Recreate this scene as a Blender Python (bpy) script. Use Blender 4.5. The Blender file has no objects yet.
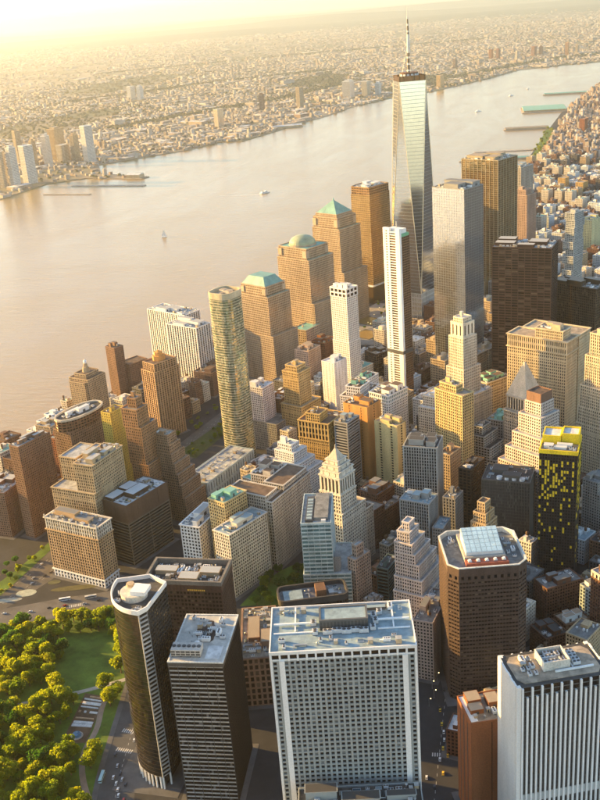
import bpy, math, random
import numpy as np
from mathutils import Matrix, Vector

sc = bpy.context.scene
col = sc.collection
R = math.radians

# ---------------------------------------------------------------- camera
CAM = Vector((228.0, -907.0, 568.0))
yaw, pitch, roll = R(-15.0), R(-21.5), R(-4.35)
fwd = Vector((math.sin(yaw) * math.cos(pitch), math.cos(yaw) * math.cos(pitch), math.sin(pitch)))
rgt0 = Vector((math.cos(yaw), -math.sin(yaw), 0))
up0 = rgt0.cross(fwd)
rgt = rgt0 * math.cos(roll) + up0 * math.sin(roll)
up = -rgt0 * math.sin(roll) + up0 * math.cos(roll)
cd = bpy.data.cameras.new('camera')
cd.sensor_fit = 'VERTICAL'
cd.sensor_height = 36.0
cd.lens = 1010.0 / 800.0 * 36.0
cd.clip_start = 1.0
cd.clip_end = 200000.0
cam = bpy.data.objects.new('camera', cd)
col.objects.link(cam)
cam.matrix_world = Matrix(((rgt.x, up.x, -fwd.x, CAM.x), (rgt.y, up.y, -fwd.y, CAM.y), (rgt.z, up.z, -fwd.z, CAM.z), (0, 0, 0, 1)))
sc.camera = cam

# ---------------------------------------------------------------- light
SUN_AZ, SUN_EL = 277.0, 13.0          # compass bearing and height of the low western sun
wd = bpy.data.worlds.new('World')
sc.world = wd
wd.use_nodes = True
wn = wd.node_tree.nodes
sky = wn.new('ShaderNodeTexSky')
sky.sky_type = 'NISHITA'
sky.sun_disc = False
sky.sun_elevation = R(SUN_EL)
sky.sun_rotation = R(SUN_AZ)
sky.altitude = 300
sky.air_density = 1.0
sky.dust_density = 0.7
sky.ozone_density = 1.0
bg = wn['Background']
bg.inputs['Strength'].default_value = 0.115
wd.node_tree.links.new(sky.outputs['Color'], bg.inputs['Color'])
sl = bpy.data.lights.new('sun', 'SUN')
sl.energy = 5.0
sl.angle = R(0.55)
sl.color = (1.0, 0.60, 0.17)
sun = bpy.data.objects.new('sun', sl)
col.objects.link(sun)
sd = Vector((math.sin(R(SUN_AZ)) * math.cos(R(SUN_EL)), math.cos(R(SUN_AZ)) * math.cos(R(SUN_EL)), math.sin(R(SUN_EL))))
sun.rotation_euler = sd.to_track_quat('Z', 'Y').to_euler()
sun.location = (-3000, 500, 1500)
sc.view_settings.view_transform = 'Standard'
sc.view_settings.look = 'None'
sc.view_settings.exposure = 1.95
sc.view_settings.gamma = 1.0
sc.cycles.use_denoising = True
sc.cycles.max_bounces = 6
sc.cycles.diffuse_bounces = 2
sc.cycles.glossy_bounces = 3
sc.cycles.transmission_bounces = 2
sc.cycles.volume_bounces = 1
sc.cycles.transparent_max_bounces = 8
HAZE_DENSITY = 0.000044
HAZE_G = 0.84

# ---------------------------------------------------------------- helpers
def tag(o, label=None, cat=None, group=None, kind=None):
    if label: o['label'] = label
    if cat: o['category'] = cat
    if group: o['group'] = group
    if kind: o['kind'] = kind
    return o

def empty(name, loc=(0, 0, 0), rz=0.0):
    o = bpy.data.objects.new(name, None)
    o.empty_display_size = 5
    col.objects.link(o)
    o.location = loc
    o.rotation_euler = (0, 0, rz)
    return o

def link(name, me, parent=None, loc=None, rz=None, scale=None):
    o = bpy.data.objects.new(name, me)
    col.objects.link(o)
    if parent: o.parent = parent
    if loc is not None: o.location = loc
    if rz is not None: o.rotation_euler = (0, 0, rz)
    if scale is not None: o.scale = scale
    return o

class MB:
    def __init__(s):
        s.v = []; s.f = []; s.m = []; s.uv = []
    def face(s, pts, mi=0, uv=None):
        b = len(s.v)
        s.v.extend(pts)
        s.f.append(tuple(range(b, b + len(pts))))
        s.m.append(mi)
        s.uv.extend(uv if uv else [(0.0, 0.0)] * len(pts))
    def hexa(s, p, mi=0, skip=()):
        # p: 4 bottom points (ccw), 4 top points
        b = len(s.v)
        s.v.extend(p)
        for i, q in enumerate(((0, 1, 5, 4), (1, 2, 6, 5), (2, 3, 7, 6), (3, 0, 4, 7), (4, 5, 6, 7), (3, 2, 1, 0))):
            if i in skip: continue
            s.f.append(tuple(b + k for k in q)); s.m.append(mi); s.uv.extend([(0.0, 0.0)] * 4)
    def box(s, x0, x1, y0, y1, z0, z1, mi=0, skip=()):
        s.hexa([(x0, y0, z0), (x1, y0, z0), (x1, y1, z0), (x0, y1, z0), (x0, y0, z1), (x1, y0, z1), (x1, y1, z1), (x0, y1, z1)], mi, skip)
    def obox(s, p, u, n, u0, u1, v0, v1, z0, z1, mi=0, skip=(2,)):
        # box on a wall: p start of edge, u direction, n outward; back face left out
        def P(a, b, z): return (p[0] + u[0] * a + n[0] * b, p[1] + u[1] * a + n[1] * b, z)
        s.hexa([P(u0, v1, z0), P(u1, v1, z0), P(u1, v0, z0), P(u0, v0, z0), P(u0, v1, z1), P(u1, v1, z1), P(u1, v0, z1), P(u0, v0, z1)], mi, skip)
    def prism(s, poly, z0, z1, mi=0, mt=None, bw=3.0, fh=3.6, poly2=None, bottom=False):
        t = poly2 or poly
        k = len(poly)
        acc = 0.0
        for i in range(k):
            a, b = poly[i], poly[(i + 1) % k]
            c, d = t[i], t[(i + 1) % k]
            L = math.hypot(b[0] - a[0], b[1] - a[1])
            n = max(1, round(L / bw))
            v1 = (z1 - z0) / fh
            s.face([(a[0], a[1], z0), (b[0], b[1], z0), (d[0], d[1], z1), (c[0], c[1], z1)], mi, [(acc, 0), (acc + n, 0), (acc + n, v1), (acc, v1)])
            acc += n + 7
        if mt is not None:
            s.face([(q[0], q[1], z1) for q in t], mt)
        if bottom:
            s.face([(q[0], q[1], z0) for q in reversed(poly)], mi)
    def cyl(s, c, r0, r1, z0, z1, n=10, mi=0, cap=True, capb=False):
        a = [(c[0] + r0 * math.cos(2 * math.pi * i / n), c[1] + r0 * math.sin(2 * math.pi * i / n)) for i in range(n)]
        b = [(c[0] + r1 * math.cos(2 * math.pi * i / n), c[1] + r1 * math.sin(2 * math.pi * i / n)) for i in range(n)]
        s.prism(a, z0, z1, mi, mi if cap else None, poly2=b, bottom=capb)
    def tube(s, p, q, r0, r1, n=6, mi=0):
        p = Vector(p); q = Vector(q)
        d = (q - p).normalized()
        a = d.orthogonal().normalized(); b = d.cross(a)
        A = []; B = []
        for i in range(n):
            w = a * math.cos(2 * math.pi * i / n) + b * math.sin(2 * math.pi * i / n)
            A.append(p + w * r0); B.append(q + w * r1)
        for i in range(n):
            j = (i + 1) % n
            s.face([tuple(A[i]), tuple(A[j]), tuple(B[j]), tuple(B[i])], mi)
        s.face([tuple(x) for x in B], mi)
    def mesh(s, name, mats):
        me = bpy.data.meshes.new(name)
        me.from_pydata(s.v, [], s.f)
        for m in mats: me.materials.append(m)
        if len(mats) > 1: me.polygons.foreach_set('material_index', s.m)
        ul = me.uv_layers.new(name='uv')
        ul.data.foreach_set('uv', [c for q in s.uv for c in q])
        me.update()
        return me
    def build(s, name, mats, parent=None, loc=None, rz=None):
        if not isinstance(mats, (list, tuple)): mats = [mats]
        o = link(name, s.mesh(name, mats), parent, loc, rz)
        if name in ('floor_band', 'bronze_band', 'blind_panel', 'slot_spandrel', 'small_window', 'spandrel'): o['kind'] = 'stuff'
        return o

def rectp(x0, x1, y0, y1): return [(x0, y0), (x1, y0), (x1, y1), (x0, y1)]

def offset(poly, d):
    # move every edge of a counter-clockwise polygon outward by d
    k = len(poly); out = []
    for i in range(k):
        p0, p1, p2 = poly[i - 1], poly[i], poly[(i + 1) % k]
        e1 = Vector((p1[0] - p0[0], p1[1] - p0[1])).normalized(); e2 = Vector((p2[0] - p1[0], p2[1] - p1[1])).normalized()
        n1 = Vector((e1.y, -e1.x)); n2 = Vector((e2.y, -e2.x))
        b = n1 + n2
        b = b / max(0.3, b.dot(n1)) if b.length > 1e-6 else n1
        out.append((p1[0] + b.x * d, p1[1] + b.y * d))
    return out

# ---------------------------------------------------------------- materials
_m = {}
def nodes(name):
    m = bpy.data.materials.new(name)
    m.use_nodes = True
    nt = m.node_tree
    return m, nt, nt.nodes, nt.links, nt.nodes['Principled BSDF']

def wall_mat(c, rough=0.85, var=0.40, spec=0.3, metal=0.0, scale=1.0):
    key = ('w', c, rough, var, spec, metal, scale)
    if key in _m: return _m[key]
    m, nt, n, l, b = nodes('wall')
    tc = n.new('ShaderNodeTexCoord')
    mp = n.new('ShaderNodeMapping'); mp.inputs['Scale'].default_value = (0.10 * scale, 0.10 * scale, 0.018 * scale)
    l.new(tc.outputs['Object'], mp.inputs['Vector'])
    a = n.new('ShaderNodeTexNoise'); a.inputs['Scale'].default_value = 1.0; a.inputs['Detail'].default_value = 5
    l.new(mp.outputs['Vector'], a.inputs['Vector'])
    f = n.new('ShaderNodeTexNoise'); f.inputs['Scale'].default_value = 0.9 * scale; f.inputs['Detail'].default_value = 3
    l.new(tc.outputs['Object'], f.inputs['Vector'])
    ad = n.new('ShaderNodeMath'); ad.operation = 'ADD'
    l.new(a.outputs['Fac'], ad.inputs[0]); l.new(f.outputs['Fac'], ad.inputs[1])
    oi = n.new('ShaderNodeObjectInfo')
    mr = n.new('ShaderNodeMapRange'); mr.inputs['From Min'].default_value = 0.65; mr.inputs['From Max'].default_value = 1.35
    mr.inputs['To Min'].default_value = 1 - var; mr.inputs['To Max'].default_value = 1 + var * 0.6
    l.new(ad.outputs[0], mr.inputs['Value'])
    hs = n.new('ShaderNodeHueSaturation'); hs.inputs['Color'].default_value = (*c, 1)
    l.new(mr.outputs['Result'], hs.inputs['Value'])
    l.new(hs.outputs['Color'], b.inputs['Base Color'])
    b.inputs['Roughness'].default_value = rough
    b.inputs['Specular IOR Level'].default_value = spec
    b.inputs['Metallic'].default_value = metal
    _m[key] = m
    return m

def glass_mat(c, light=(0.30, 0.29, 0.26), frac=0.22, rough=0.12, metal=0.0, wob=0.02, band=False):
    """window glass: every pane (one cell of the uv grid) has its own blind, tint and slight tilt"""
    key = ('g', c, light, frac, rough, metal, wob, band)
    if key in _m: return _m[key]
    m, nt, n, l, b = nodes('window_glass')
    uv = n.new('ShaderNodeUVMap'); uv.uv_map = 'uv'
    fl = n.new('ShaderNodeVectorMath'); fl.operation = 'FLOOR'
    l.new(uv.outputs['UV'], fl.inputs[0])
    oi = n.new('ShaderNodeObjectInfo')
    ad = n.new('ShaderNodeVectorMath'); ad.operation = 'ADD'
    cb = n.new('ShaderNodeCombineXYZ')
    ml = n.new('ShaderNodeMath'); ml.operation = 'MULTIPLY'; ml.inputs[1].default_value = 917.0
    l.new(oi.outputs['Random'], ml.inputs[0]); l.new(ml.outputs[0], cb.inputs['Z'])
    l.new(fl.outputs[0], ad.inputs[0]); l.new(cb.outputs[0], ad.inputs[1])
    wn_ = n.new('ShaderNodeTexWhiteNoise'); wn_.noise_dimensions = '3D'
    l.new(ad.outputs[0], wn_.inputs['Vector'])
    cr = n.new('ShaderNodeValToRGB')
    e = cr.color_ramp.elements
    lo_, hi_ = (0.94, 1.06) if metal > 0.8 else (0.7, 1.5)
    e[0].position = 0.0; e[0].color = (*[q * lo_ for q in c], 1)
    e[1].position = 1.0; e[1].color = (*light, 1)
    e2 = e.new(max(0.02, 1 - frac - 0.02)); e2.color = (*[min(1, q * hi_) for q in c], 1)
    e3 = e.new(max(0.05, 1 - frac + 0.02)); e3.color = (*[(q + r_) / 2 for q, r_ in zip(c, light)], 1)
    l.new(wn_.outputs['Value'], cr.inputs['Fac'])
    l.new(cr.outputs['Color'], b.inputs['Base Color'])
    b.inputs['Roughness'].default_value = rough
    b.inputs['Metallic'].default_value = metal
    b.inputs['Specular IOR Level'].default_value = 0.6 if metal > 0 else 0.32
    if wob > 0:
        ge = n.new('ShaderNodeNewGeometry')
        su = n.new('ShaderNodeVectorMath'); su.operation = 'SUBTRACT'; su.inputs[1].default_value = (0.5, 0.5, 0.5)
        l.new(wn_.outputs['Color'], su.inputs[0])
        sc_ = n.new('ShaderNodeVectorMath'); sc_.operation = 'SCALE'; sc_.inputs['Scale'].default_value = wob * 2
        l.new(su.outputs[0], sc_.inputs[0])
        a2 = n.new('ShaderNodeVectorMath'); a2.operation = 'ADD'
        l.new(ge.outputs['Normal'], a2.inputs[0]); l.new(sc_.outputs[0], a2.inputs[1])
        nm = n.new('ShaderNodeVectorMath'); nm.operation = 'NORMALIZE'
        l.new(a2.outputs[0], nm.inputs[0]); l.new(nm.outputs[0], b.inputs['Normal'])
    _m[key] = m
    return m

def roof_mat(c, var=0.5, sc_=0.18):
    key = ('r', c, var, sc_)
    if key in _m: return _m[key]
    m, nt, n, l, b = nodes('roof')
    tc = n.new('ShaderNodeTexCoord')
    a = n.new('ShaderNodeTexNoise'); a.inputs['Scale'].default_value = sc_; a.inputs['Detail'].default_value = 6; a.inputs['Roughness'].default_value = 0.65
    l.new(tc.outputs['Object'], a.inputs['Vector'])
    v = n.new('ShaderNodeTexVoronoi'); v.inputs['Scale'].default_value = 0.22; v.feature = 'F1'; v.distance = 'CHEBYCHEV'
    l.new(tc.outputs['Object'], v.inputs['Vector'])
    sx = n.new('ShaderNodeSeparateColor'); l.new(v.outputs['Color'], sx.inputs[0])
    mx = n.new('ShaderNodeMath'); mx.operation = 'MULTIPLY_ADD'; mx.inputs[1].default_value = 0.22
    l.new(sx.outputs[0], mx.inputs[0]); l.new(a.outputs['Fac'], mx.inputs[2])
    mr = n.new('ShaderNodeMapRange'); mr.inputs['From Min'].default_value = 0.35; mr.inputs['From Max'].default_value = 0.85
    mr.inputs['To Min'].default_value = 1 - var; mr.inputs['To Max'].default_value = 1 + var * 0.5
    l.new(mx.outputs[0], mr.inputs['Value'])
    hs = n.new('ShaderNodeHueSaturation'); hs.inputs['Color'].default_value = (*c, 1)
    l.new(mr.outputs['Result'], hs.inputs['Value'])
    l.new(hs.outputs['Color'], b.inputs['Base Color'])
    b.inputs['Roughness'].default_value = 0.85
    b.inputs['Specular IOR Level'].default_value = 0.25
    _m[key] = m
    return m

def plain(c, rough=0.6, metal=0.0, spec=0.4):
    return wall_mat(c, rough, 0.22, spec, metal, 3.0)

def island_mat(cols, rough=0.85, name='town'):
    m, nt, n, l, b = nodes(name)
    g = n.new('ShaderNodeNewGeometry')
    cr = n.new('ShaderNodeValToRGB'); cr.color_ramp.interpolation = 'CONSTANT'
    e = cr.color_ramp.elements
    e[0].position = 0; e[0].color = (*cols[0], 1)
    e[1].position = 1.0 / len(cols); e[1].color = (*cols[1], 1)
    for i in range(2, len(cols)):
        q = e.new(i / len(cols)); q.color = (*cols[i], 1)
    l.new(g.outputs['Random Per Island'], cr.inputs['Fac'])
    l.new(cr.outputs['Color'], b.inputs['Base Color'])
    b.inputs['Roughness'].default_value = rough
    return m

def leaf_mat(c, t):
    m, nt, n, l, b = nodes('leaf')
    oi = n.new('ShaderNodeObjectInfo')
    g = n.new('ShaderNodeNewGeometry')
    ad = n.new('ShaderNodeMath'); ad.operation = 'MULTIPLY_ADD'; ad.inputs[1].default_value = 0.6
    l.new(oi.outputs['Random'], ad.inputs[0])
    m2 = n.new('ShaderNodeMath'); m2.operation = 'MULTIPLY'; m2.inputs[1].default_value = 0.4
    l.new(g.outputs['Random Per Island'], m2.inputs[0]); l.new(m2.outputs[0], ad.inputs[2])
    hs = n.new('ShaderNodeHueSaturation'); hs.inputs['Color'].default_value = (*c, 1)
    mh = n.new('ShaderNodeMapRange'); mh.inputs['To Min'].default_value = 0.492; mh.inputs['To Max'].default_value = 0.54
    l.new(ad.outputs[0], mh.inputs['Value']); l.new(mh.outputs['Result'], hs.inputs['Hue'])
    mv = n.new('ShaderNodeMapRange'); mv.inputs['To Min'].default_value = 1.25; mv.inputs['To Max'].default_value = 0.75
    l.new(ad.outputs[0], mv.inputs['Value']); l.new(mv.outputs['Result'], hs.inputs['Value'])
    l.new(hs.outputs['Color'], b.inputs['Base Color'])
    b.inputs['Roughness'].default_value = 0.6
    b.inputs['Specular IOR Level'].default_value = 0.2
    tr = n.new('ShaderNodeBsdfTranslucent')
    ts = n.new('ShaderNodeVectorMath'); ts.operation = 'MULTIPLY'; ts.inputs[1].default_value = t
    l.new(hs.outputs['Color'], ts.inputs[0]); l.new(ts.outputs[0], tr.inputs['Color'])
    mx = n.new('ShaderNodeMixShader'); mx.inputs[0].default_value = 0.5
    l.new(b.outputs[0], mx.inputs[1]); l.new(tr.outputs[0], mx.inputs[2])
    l.new(mx.outputs[0], n['Material Output'].inputs['Surface'])
    return m

# ---------------------------------------------------------------- ground, water, haze
GZ = 2.0
def ground_mat(name, c, sc_=0.05, var=0.35, rough=0.9):
    m, nt, n, l, b = nodes(name)
    tc = n.new('ShaderNodeTexCoord')
    a = n.new('ShaderNodeTexNoise'); a.inputs['Scale'].default_value = sc_; a.inputs['Detail'].default_value = 8; a.inputs['Roughness'].default_value = 0.7
    l.new(tc.outputs['Object'], a.inputs['Vector'])
    mr = n.new('ShaderNodeMapRange'); mr.inputs['From Min'].default_value = 0.3; mr.inputs['From Max'].default_value = 0.7
    mr.inputs['To Min'].default_value = 1 - var; mr.inputs['To Max'].default_value = 1 + var
    l.new(a.outputs['Fac'], mr.inputs['Value'])
    hs = n.new('ShaderNodeHueSaturation'); hs.inputs['Color'].default_value = (*c, 1)
    l.new(mr.outputs['Result'], hs.inputs['Value'])
    l.new(hs.outputs['Color'], b.inputs['Base Color'])
    b.inputs['Roughness'].default_value = rough
    b.inputs['Specular IOR Level'].default_value = 0.25
    return m

def water_mat():
    m, nt, n, l, b = nodes('river_water')
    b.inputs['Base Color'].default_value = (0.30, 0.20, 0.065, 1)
    b.inputs['Roughness'].default_value = 0.16
    b.inputs['IOR'].default_value = 1.4
    tc = n.new('ShaderNodeTexCoord')
    mp = n.new('ShaderNodeMapping'); mp.inputs['Rotation'].default_value = (0, 0, R(-50)); mp.inputs['Scale'].default_value = (0.035, 0.11, 0.1)
    l.new(tc.outputs['Object'], mp.inputs['Vector'])
    a = n.new('ShaderNodeTexNoise'); a.inputs['Scale'].default_value = 1.0; a.inputs['Detail'].default_value = 7; a.inputs['Roughness'].default_value = 0.62; a.inputs['Distortion'].default_value = 0.6
    l.new(mp.outputs['Vector'], a.inputs['Vector'])
    g = n.new('ShaderNodeTexNoise'); g.inputs['Scale'].default_value = 0.0022; g.inputs['Detail'].default_value = 4; g.inputs['Distortion'].default_value = 1.5
    l.new(tc.outputs['Object'], g.inputs['Vector'])
    mr = n.new('ShaderNodeMapRange'); mr.inputs['From Min'].default_value = 0.35; mr.inputs['From Max'].default_value = 0.7; mr.inputs['To Min'].default_value = 0.6; mr.inputs['To Max'].default_value = 1.0
    l.new(g.outputs['Fac'], mr.inputs['Value'])
    bp = n.new('ShaderNodeBump'); bp.inputs['Distance'].default_value = 1.2
    l.new(a.outputs['Fac'], bp.inputs['Height']); l.new(mr.outputs['Result'], bp.inputs['Strength'])
    l.new(bp.outputs['Normal'], b.inputs['Normal'])
    g2 = n.new('ShaderNodeTexNoise'); g2.inputs['Scale'].default_value = 1.0; g2.inputs['Detail'].default_value = 5; g2.inputs['Distortion'].default_value = 2.0
    mp2 = n.new('ShaderNodeMapping'); mp2.inputs['Rotation'].default_value = (0, 0, R(-20)); mp2.inputs['Scale'].default_value = (.0045, .0011, .01)
    l.new(tc.outputs['Object'], mp2.inputs['Vector']); l.new(mp2.outputs['Vector'], g2.inputs['Vector'])
    mr2 = n.new('ShaderNodeMapRange'); mr2.inputs['From Min'].default_value = 0.35; mr2.inputs['From Max'].default_value = 0.65; mr2.inputs['To Min'].default_value = 0.15; mr2.inputs['To Max'].default_value = 0.22
    l.new(g2.outputs['Fac'], mr2.inputs['Value']); l.new(mr2.outputs['Result'], b.inputs['Roughness'])
    return m

def sheet(name, poly, z, mat, parent=None, kind='structure'):
    mb = MB(); mb.face([(p[0], p[1], z) for p in poly])
    o = mb.build(name, mat, parent)
    if kind and not parent: tag(o, kind=kind)
    return o

def slab(name, poly, z0, z1, mat, kind='structure'):
    mb = MB(); mb.prism(poly, z0, z1, 0, 0)
    o = mb.build(name, mat)
    tag(o, kind=kind)
    return o

water = sheet('river', [(-45000, -2500), (45000, -2500), (45000, 60000), (-45000, 60000)], 0.0, water_mat())
asphalt = ground_mat('asphalt', (0.038, 0.038, 0.039), 0.03, 0.35)
paving = ground_mat('paving', (0.11, 0.108, 0.105), 0.08, 0.3)
grassm = ground_mat('lawn_grass', (0.080, 0.135, 0.018), 0.06, 0.5)
dirtm = ground_mat('bare_earth', (0.12, 0.075, 0.045), 0.12, 0.5)
def town_ground():
    m, nt, n, l, b = nodes('town_ground')
    tc = n.new('ShaderNodeTexCoord')
    a = n.new('ShaderNodeTexNoise'); a.inputs['Scale'].default_value = 0.0013; a.inputs['Detail'].default_value = 9; a.inputs['Roughness'].default_value = 0.62; a.inputs['Distortion'].default_value = 1.0
    l.new(tc.outputs['Object'], a.inputs['Vector'])
    cr = n.new('ShaderNodeValToRGB'); e = cr.color_ramp.elements
    e[0].position = .40; e[0].color = (.075, .085, .035, 1); e[1].position = .66; e[1].color = (.25, .215, .165, 1)
    q = e.new(.52); q.color = (.18, .15, .105, 1)
    l.new(a.outputs['Fac'], cr.inputs['Fac']); l.new(cr.outputs['Color'], b.inputs['Base Color']); b.inputs['Roughness'].default_value = .9
    return m
njm = town_ground()

MANH = [(-480, -150), (-440, -330), (-330, -470), (60, -520), (700, -450), (3000, 600), (3500, 12000), (900, 12000), (560, 6200), (453, 5361), (359, 4791), (250, 4100), (195, 3500), (125, 2650),
        (60, 2250), (-60, 1900), (-215, 1760), (-265, 1612), (-330, 1240), (-372, 1000), (-392, 766), (-434, 595), (-469, 482), (-503, 401), (-515, 230)]
slab('ground', MANH, -6.0, GZ, asphalt)
NJ = [(-2600, -2000), (-2100, 900), (-1680, 2100), (-1640, 2300), (-1610, 2560), (-1500, 2660), (-1250, 2600), (-1238, 2650), (-1480, 2760), (-1595, 2990), (-1330, 3330), (-1240, 3560), (-1142, 3540), (-1080, 3800), (-1010, 4150), (-935, 4420),
      (-880, 4800), (-735, 5180), (-600, 5330), (-471, 5567), (-240, 6150), (-34, 6803), (240, 7000), (525, 7136), (860, 7900), (1300, 9200), (2200, 12500), (9000, 30000), (14000, 58000), (-44000, 58000), (-44000, -2000)]
slab('far_shore_land', NJ, -6.0, GZ + 0.5, njm)

# ---------------------------------------------------------------- building kit
C = dict(
    white=(0.72, 0.70, 0.66), cool=(0.62, 0.66, 0.66), stone=(0.50, 0.43, 0.33), pale=(0.60, 0.54, 0.44), beige=(0.48, 0.37, 0.24), tan=(0.44, 0.33, 0.20),
    brick=(0.21, 0.12, 0.078), brickd=(0.13, 0.066, 0.042), brown=(0.17, 0.09, 0.05), granite=(0.40, 0.31, 0.22), dark=(0.035, 0.031, 0.030), bronze=(0.075, 0.048, 0.028),
    grey=(0.28, 0.27, 0.25), dgrey=(0.12, 0.115, 0.11), gold=(0.55, 0.36, 0.13), copper=(0.20, 0.44, 0.36), yellow=(0.80, 0.56, 0.02), rust=(0.27, 0.10, 0.04), concrete=(0.30, 0.315, 0.30), orange=(0.55, 0.27, 0.08))
G = dict(
    office=glass_mat((0.010, 0.011, 0.012), (0.24, 0.24, 0.22), 0.17, 0.18),
    dark=glass_mat((0.012, 0.013, 0.015), (0.16, 0.15, 0.13), 0.11, 0.18),
    brown=glass_mat((0.017, 0.011, 0.008), (0.16, 0.12, 0.08), 0.12, 0.2),
    blue=glass_mat((0.035, 0.055, 0.065), (0.22, 0.25, 0.25), 0.25, 0.12),
    black=glass_mat((0.008, 0.008, 0.009), (0.03, 0.03, 0.03), 0.12, 0.15),
    mirror=glass_mat((0.62, 0.63, 0.62), (0.68, 0.68, 0.66), 0.3, 0.10, 0.95, 0.002),
    gold=glass_mat((0.34, 0.22, 0.09), (0.45, 0.32, 0.16), 0.3, 0.10, 0.85, 0.012),
    bronze=glass_mat((0.13, 0.075, 0.035), (0.22, 0.13, 0.07), 0.3, 0.12, 0.7, 0.012),
    green=glass_mat((0.14, 0.17, 0.11), (0.45, 0.40, 0.26), 0.35, 0.10, 0.6, 0.03),
    teal=glass_mat((0.10, 0.20, 0.20), (0.30, 0.42, 0.40), 0.4, 0.12, 0.4, 0.01),
)
RF = dict(dark=roof_mat((0.07, 0.068, 0.065)), grey=roof_mat((0.20, 0.20, 0.19)), pale=roof_mat((0.38, 0.39, 0.38), 0.5), tan=roof_mat((0.34, 0.28, 0.21)), white=roof_mat((0.58, 0.59, 0.58), 0.42),
          brown=roof_mat((0.14, 0.095, 0.065)), cool=roof_mat((0.25, 0.33, 0.355), 0.36), copper=roof_mat((0.20, 0.42, 0.35), 0.35))
METAL = plain((0.35, 0.36, 0.36), 0.45, 0.5); STEEL = plain((0.55, 0.56, 0.56), 0.5); DKM = plain((0.06, 0.06, 0.06), 0.6); WOOD = plain((0.14, 0.085, 0.05), 0.85); WHITE = plain((0.74, 0.74, 0.72), 0.6)

# style: wall, glass, floor height, bay, pier share, spandrel share, pier depth, spandrel depth, roof
def ST(w, g='dark', fh=3.7, bw=3.2, pf=0.42, sf=0.42, dp=0.5, ds=0.35, r='grey', w2=None):
    return dict(w=w, g=g, fh=fh, bw=bw, pf=pf, sf=sf, dp=dp, ds=ds, r=r, w2=w2)

STONES = ('stone', 'pale', 'tan', 'beige', (.64, .55, .42), (.58, .47, .30), (.62, .50, .42), (.60, .52, .46), (.52, .42, .29), (.45, .34, .20), (.55, .36, .12), (.52, .37, .17), (.46, .34, .20))
def wm(k):
    if k in ('white', 'cool', 'concrete'): return wall_mat(C[k], 0.75, 0.17)
    return wall_mat(C[k] if isinstance(k, str) else k)

def facade(mb, poly, z0, z1, st, edges=None):
    k = len(poly)
    nf = max(1, round((z1 - z0) / st['fh'])); fh = (z1 - z0) / nf
    st = dict(st)
    if .41 < st['pf'] < .56: st['pf'] *= .88
    if .38 < st['sf'] < .56: st['sf'] *= .92
    for i in range(k):
        if edges is not None and i not in edges: continue
        p, q = poly[i], poly[(i + 1) % k]
        L = math.hypot(q[0] - p[0], q[1] - p[1])
        if L < 0.8: continue
        u = ((q[0] - p[0]) / L, (q[1] - p[1]) / L); n = (u[1], -u[0])
        nb = max(1, round(L / st['bw'])); bw = L / nb
        if st['pf'] > 0:
            hw = st['pf'] * bw / 2
            for j in range(nb + 1):
                a = j * bw - hw; b = j * bw + hw
                if j == 0: a = -st['dp'] * 0.98
                if j == nb: b = L - 0.02
                mb.obox(p, u, n, a, b, 0, st['dp'], z0, z1 - 0.02, 0)
        if st['sf'] > 0:
            hs = st['sf'] * fh
            for j in range(nf + 1):
                a = z0 + j * fh - hs * 0.5; b = a + hs
                if j == 0: a = z0 + 0.01
                if j == nf: b = z1 - 0.05
                mb.obox(p, u, n, 0.01, L - 0.01, 0, st['ds'], a, b, 1 if st['w2'] else 0)

def tier(parent, poly, z0, z1, st, roof=None, para=1.1, cornice=0.0):
    core = offset(poly, -max(st['dp'], st['ds']))
    g = MB(); g.prism(core, z0, z1, 0, None, st['bw'], st['fh'])
    g.build('window_glass', G[st['g']], parent)
    if st['pf'] > 0 or st['sf'] > 0:
        w = MB(); facade(w, core, z0, z1, st)
        w.build('wall', [wm(st['w'])] + ([wm(st['w2'])] if st['w2'] else []), parent)
    if z1 - z0 > 26 and st['pf'] > .38 and st['w'] in STONES:
        bl = MB(); kk = len(poly); pr = offset(core, max(st['dp'], st['ds']) + .22)
        for zb in (z0 + 13.5, z1 - 9.5) if z1 - z0 > 45 else (z1 - 8.2,):
            for a in range(kk):
                b = (a + 1) % kk
                bl.face([(*core[a], zb - .25), (*core[b], zb - .25), (*pr[b], zb), (*pr[a], zb)]); bl.face([(*pr[a], zb), (*pr[b], zb), (*pr[b], zb + .7), (*pr[a], zb + .7)]); bl.face([(*pr[a], zb + .7), (*pr[b], zb + .7), (*core[b], zb + .7), (*core[a], zb + .7)])
        bl.build('belt_course', wm(st['w']), parent)
    rm = RF[roof or st['r']]
    r = MB(); r.face([(x, y, z1 + 0.02) for x, y in offset(core, 0.02)]); r.build('roof', rm, parent)
    if para > 0:
        o = offset(poly, 0.06 + cornice); i_ = offset(poly, -0.55 - max(st['dp'], st['ds']) * 0.3); o2 = offset(poly, 0.06)
        pm = MB(); kk = len(poly)
        zb = z1 - (0.9 if cornice else 0.35)
        for a in range(kk):
            b = (a + 1) % kk
            pm.face([(*o2[a], zb), (*o2[b], zb), (*o[b], z1), (*o[a], z1)])
            pm.face([(*o[a], z1), (*o[b], z1), (*o[b], z1 + para), (*o[a], z1 + para)])
            pm.face([(*o[a], z1 + para), (*o[b], z1 + para), (*i_[b], z1 + para), (*i_[a], z1 + para)])
            pm.face([(*i_[b], z1), (*i_[a], z1), (*i_[a], z1 + para), (*i_[b], z1 + para)])
        pm.build('parapet', wm(st['w']), parent)

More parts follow.
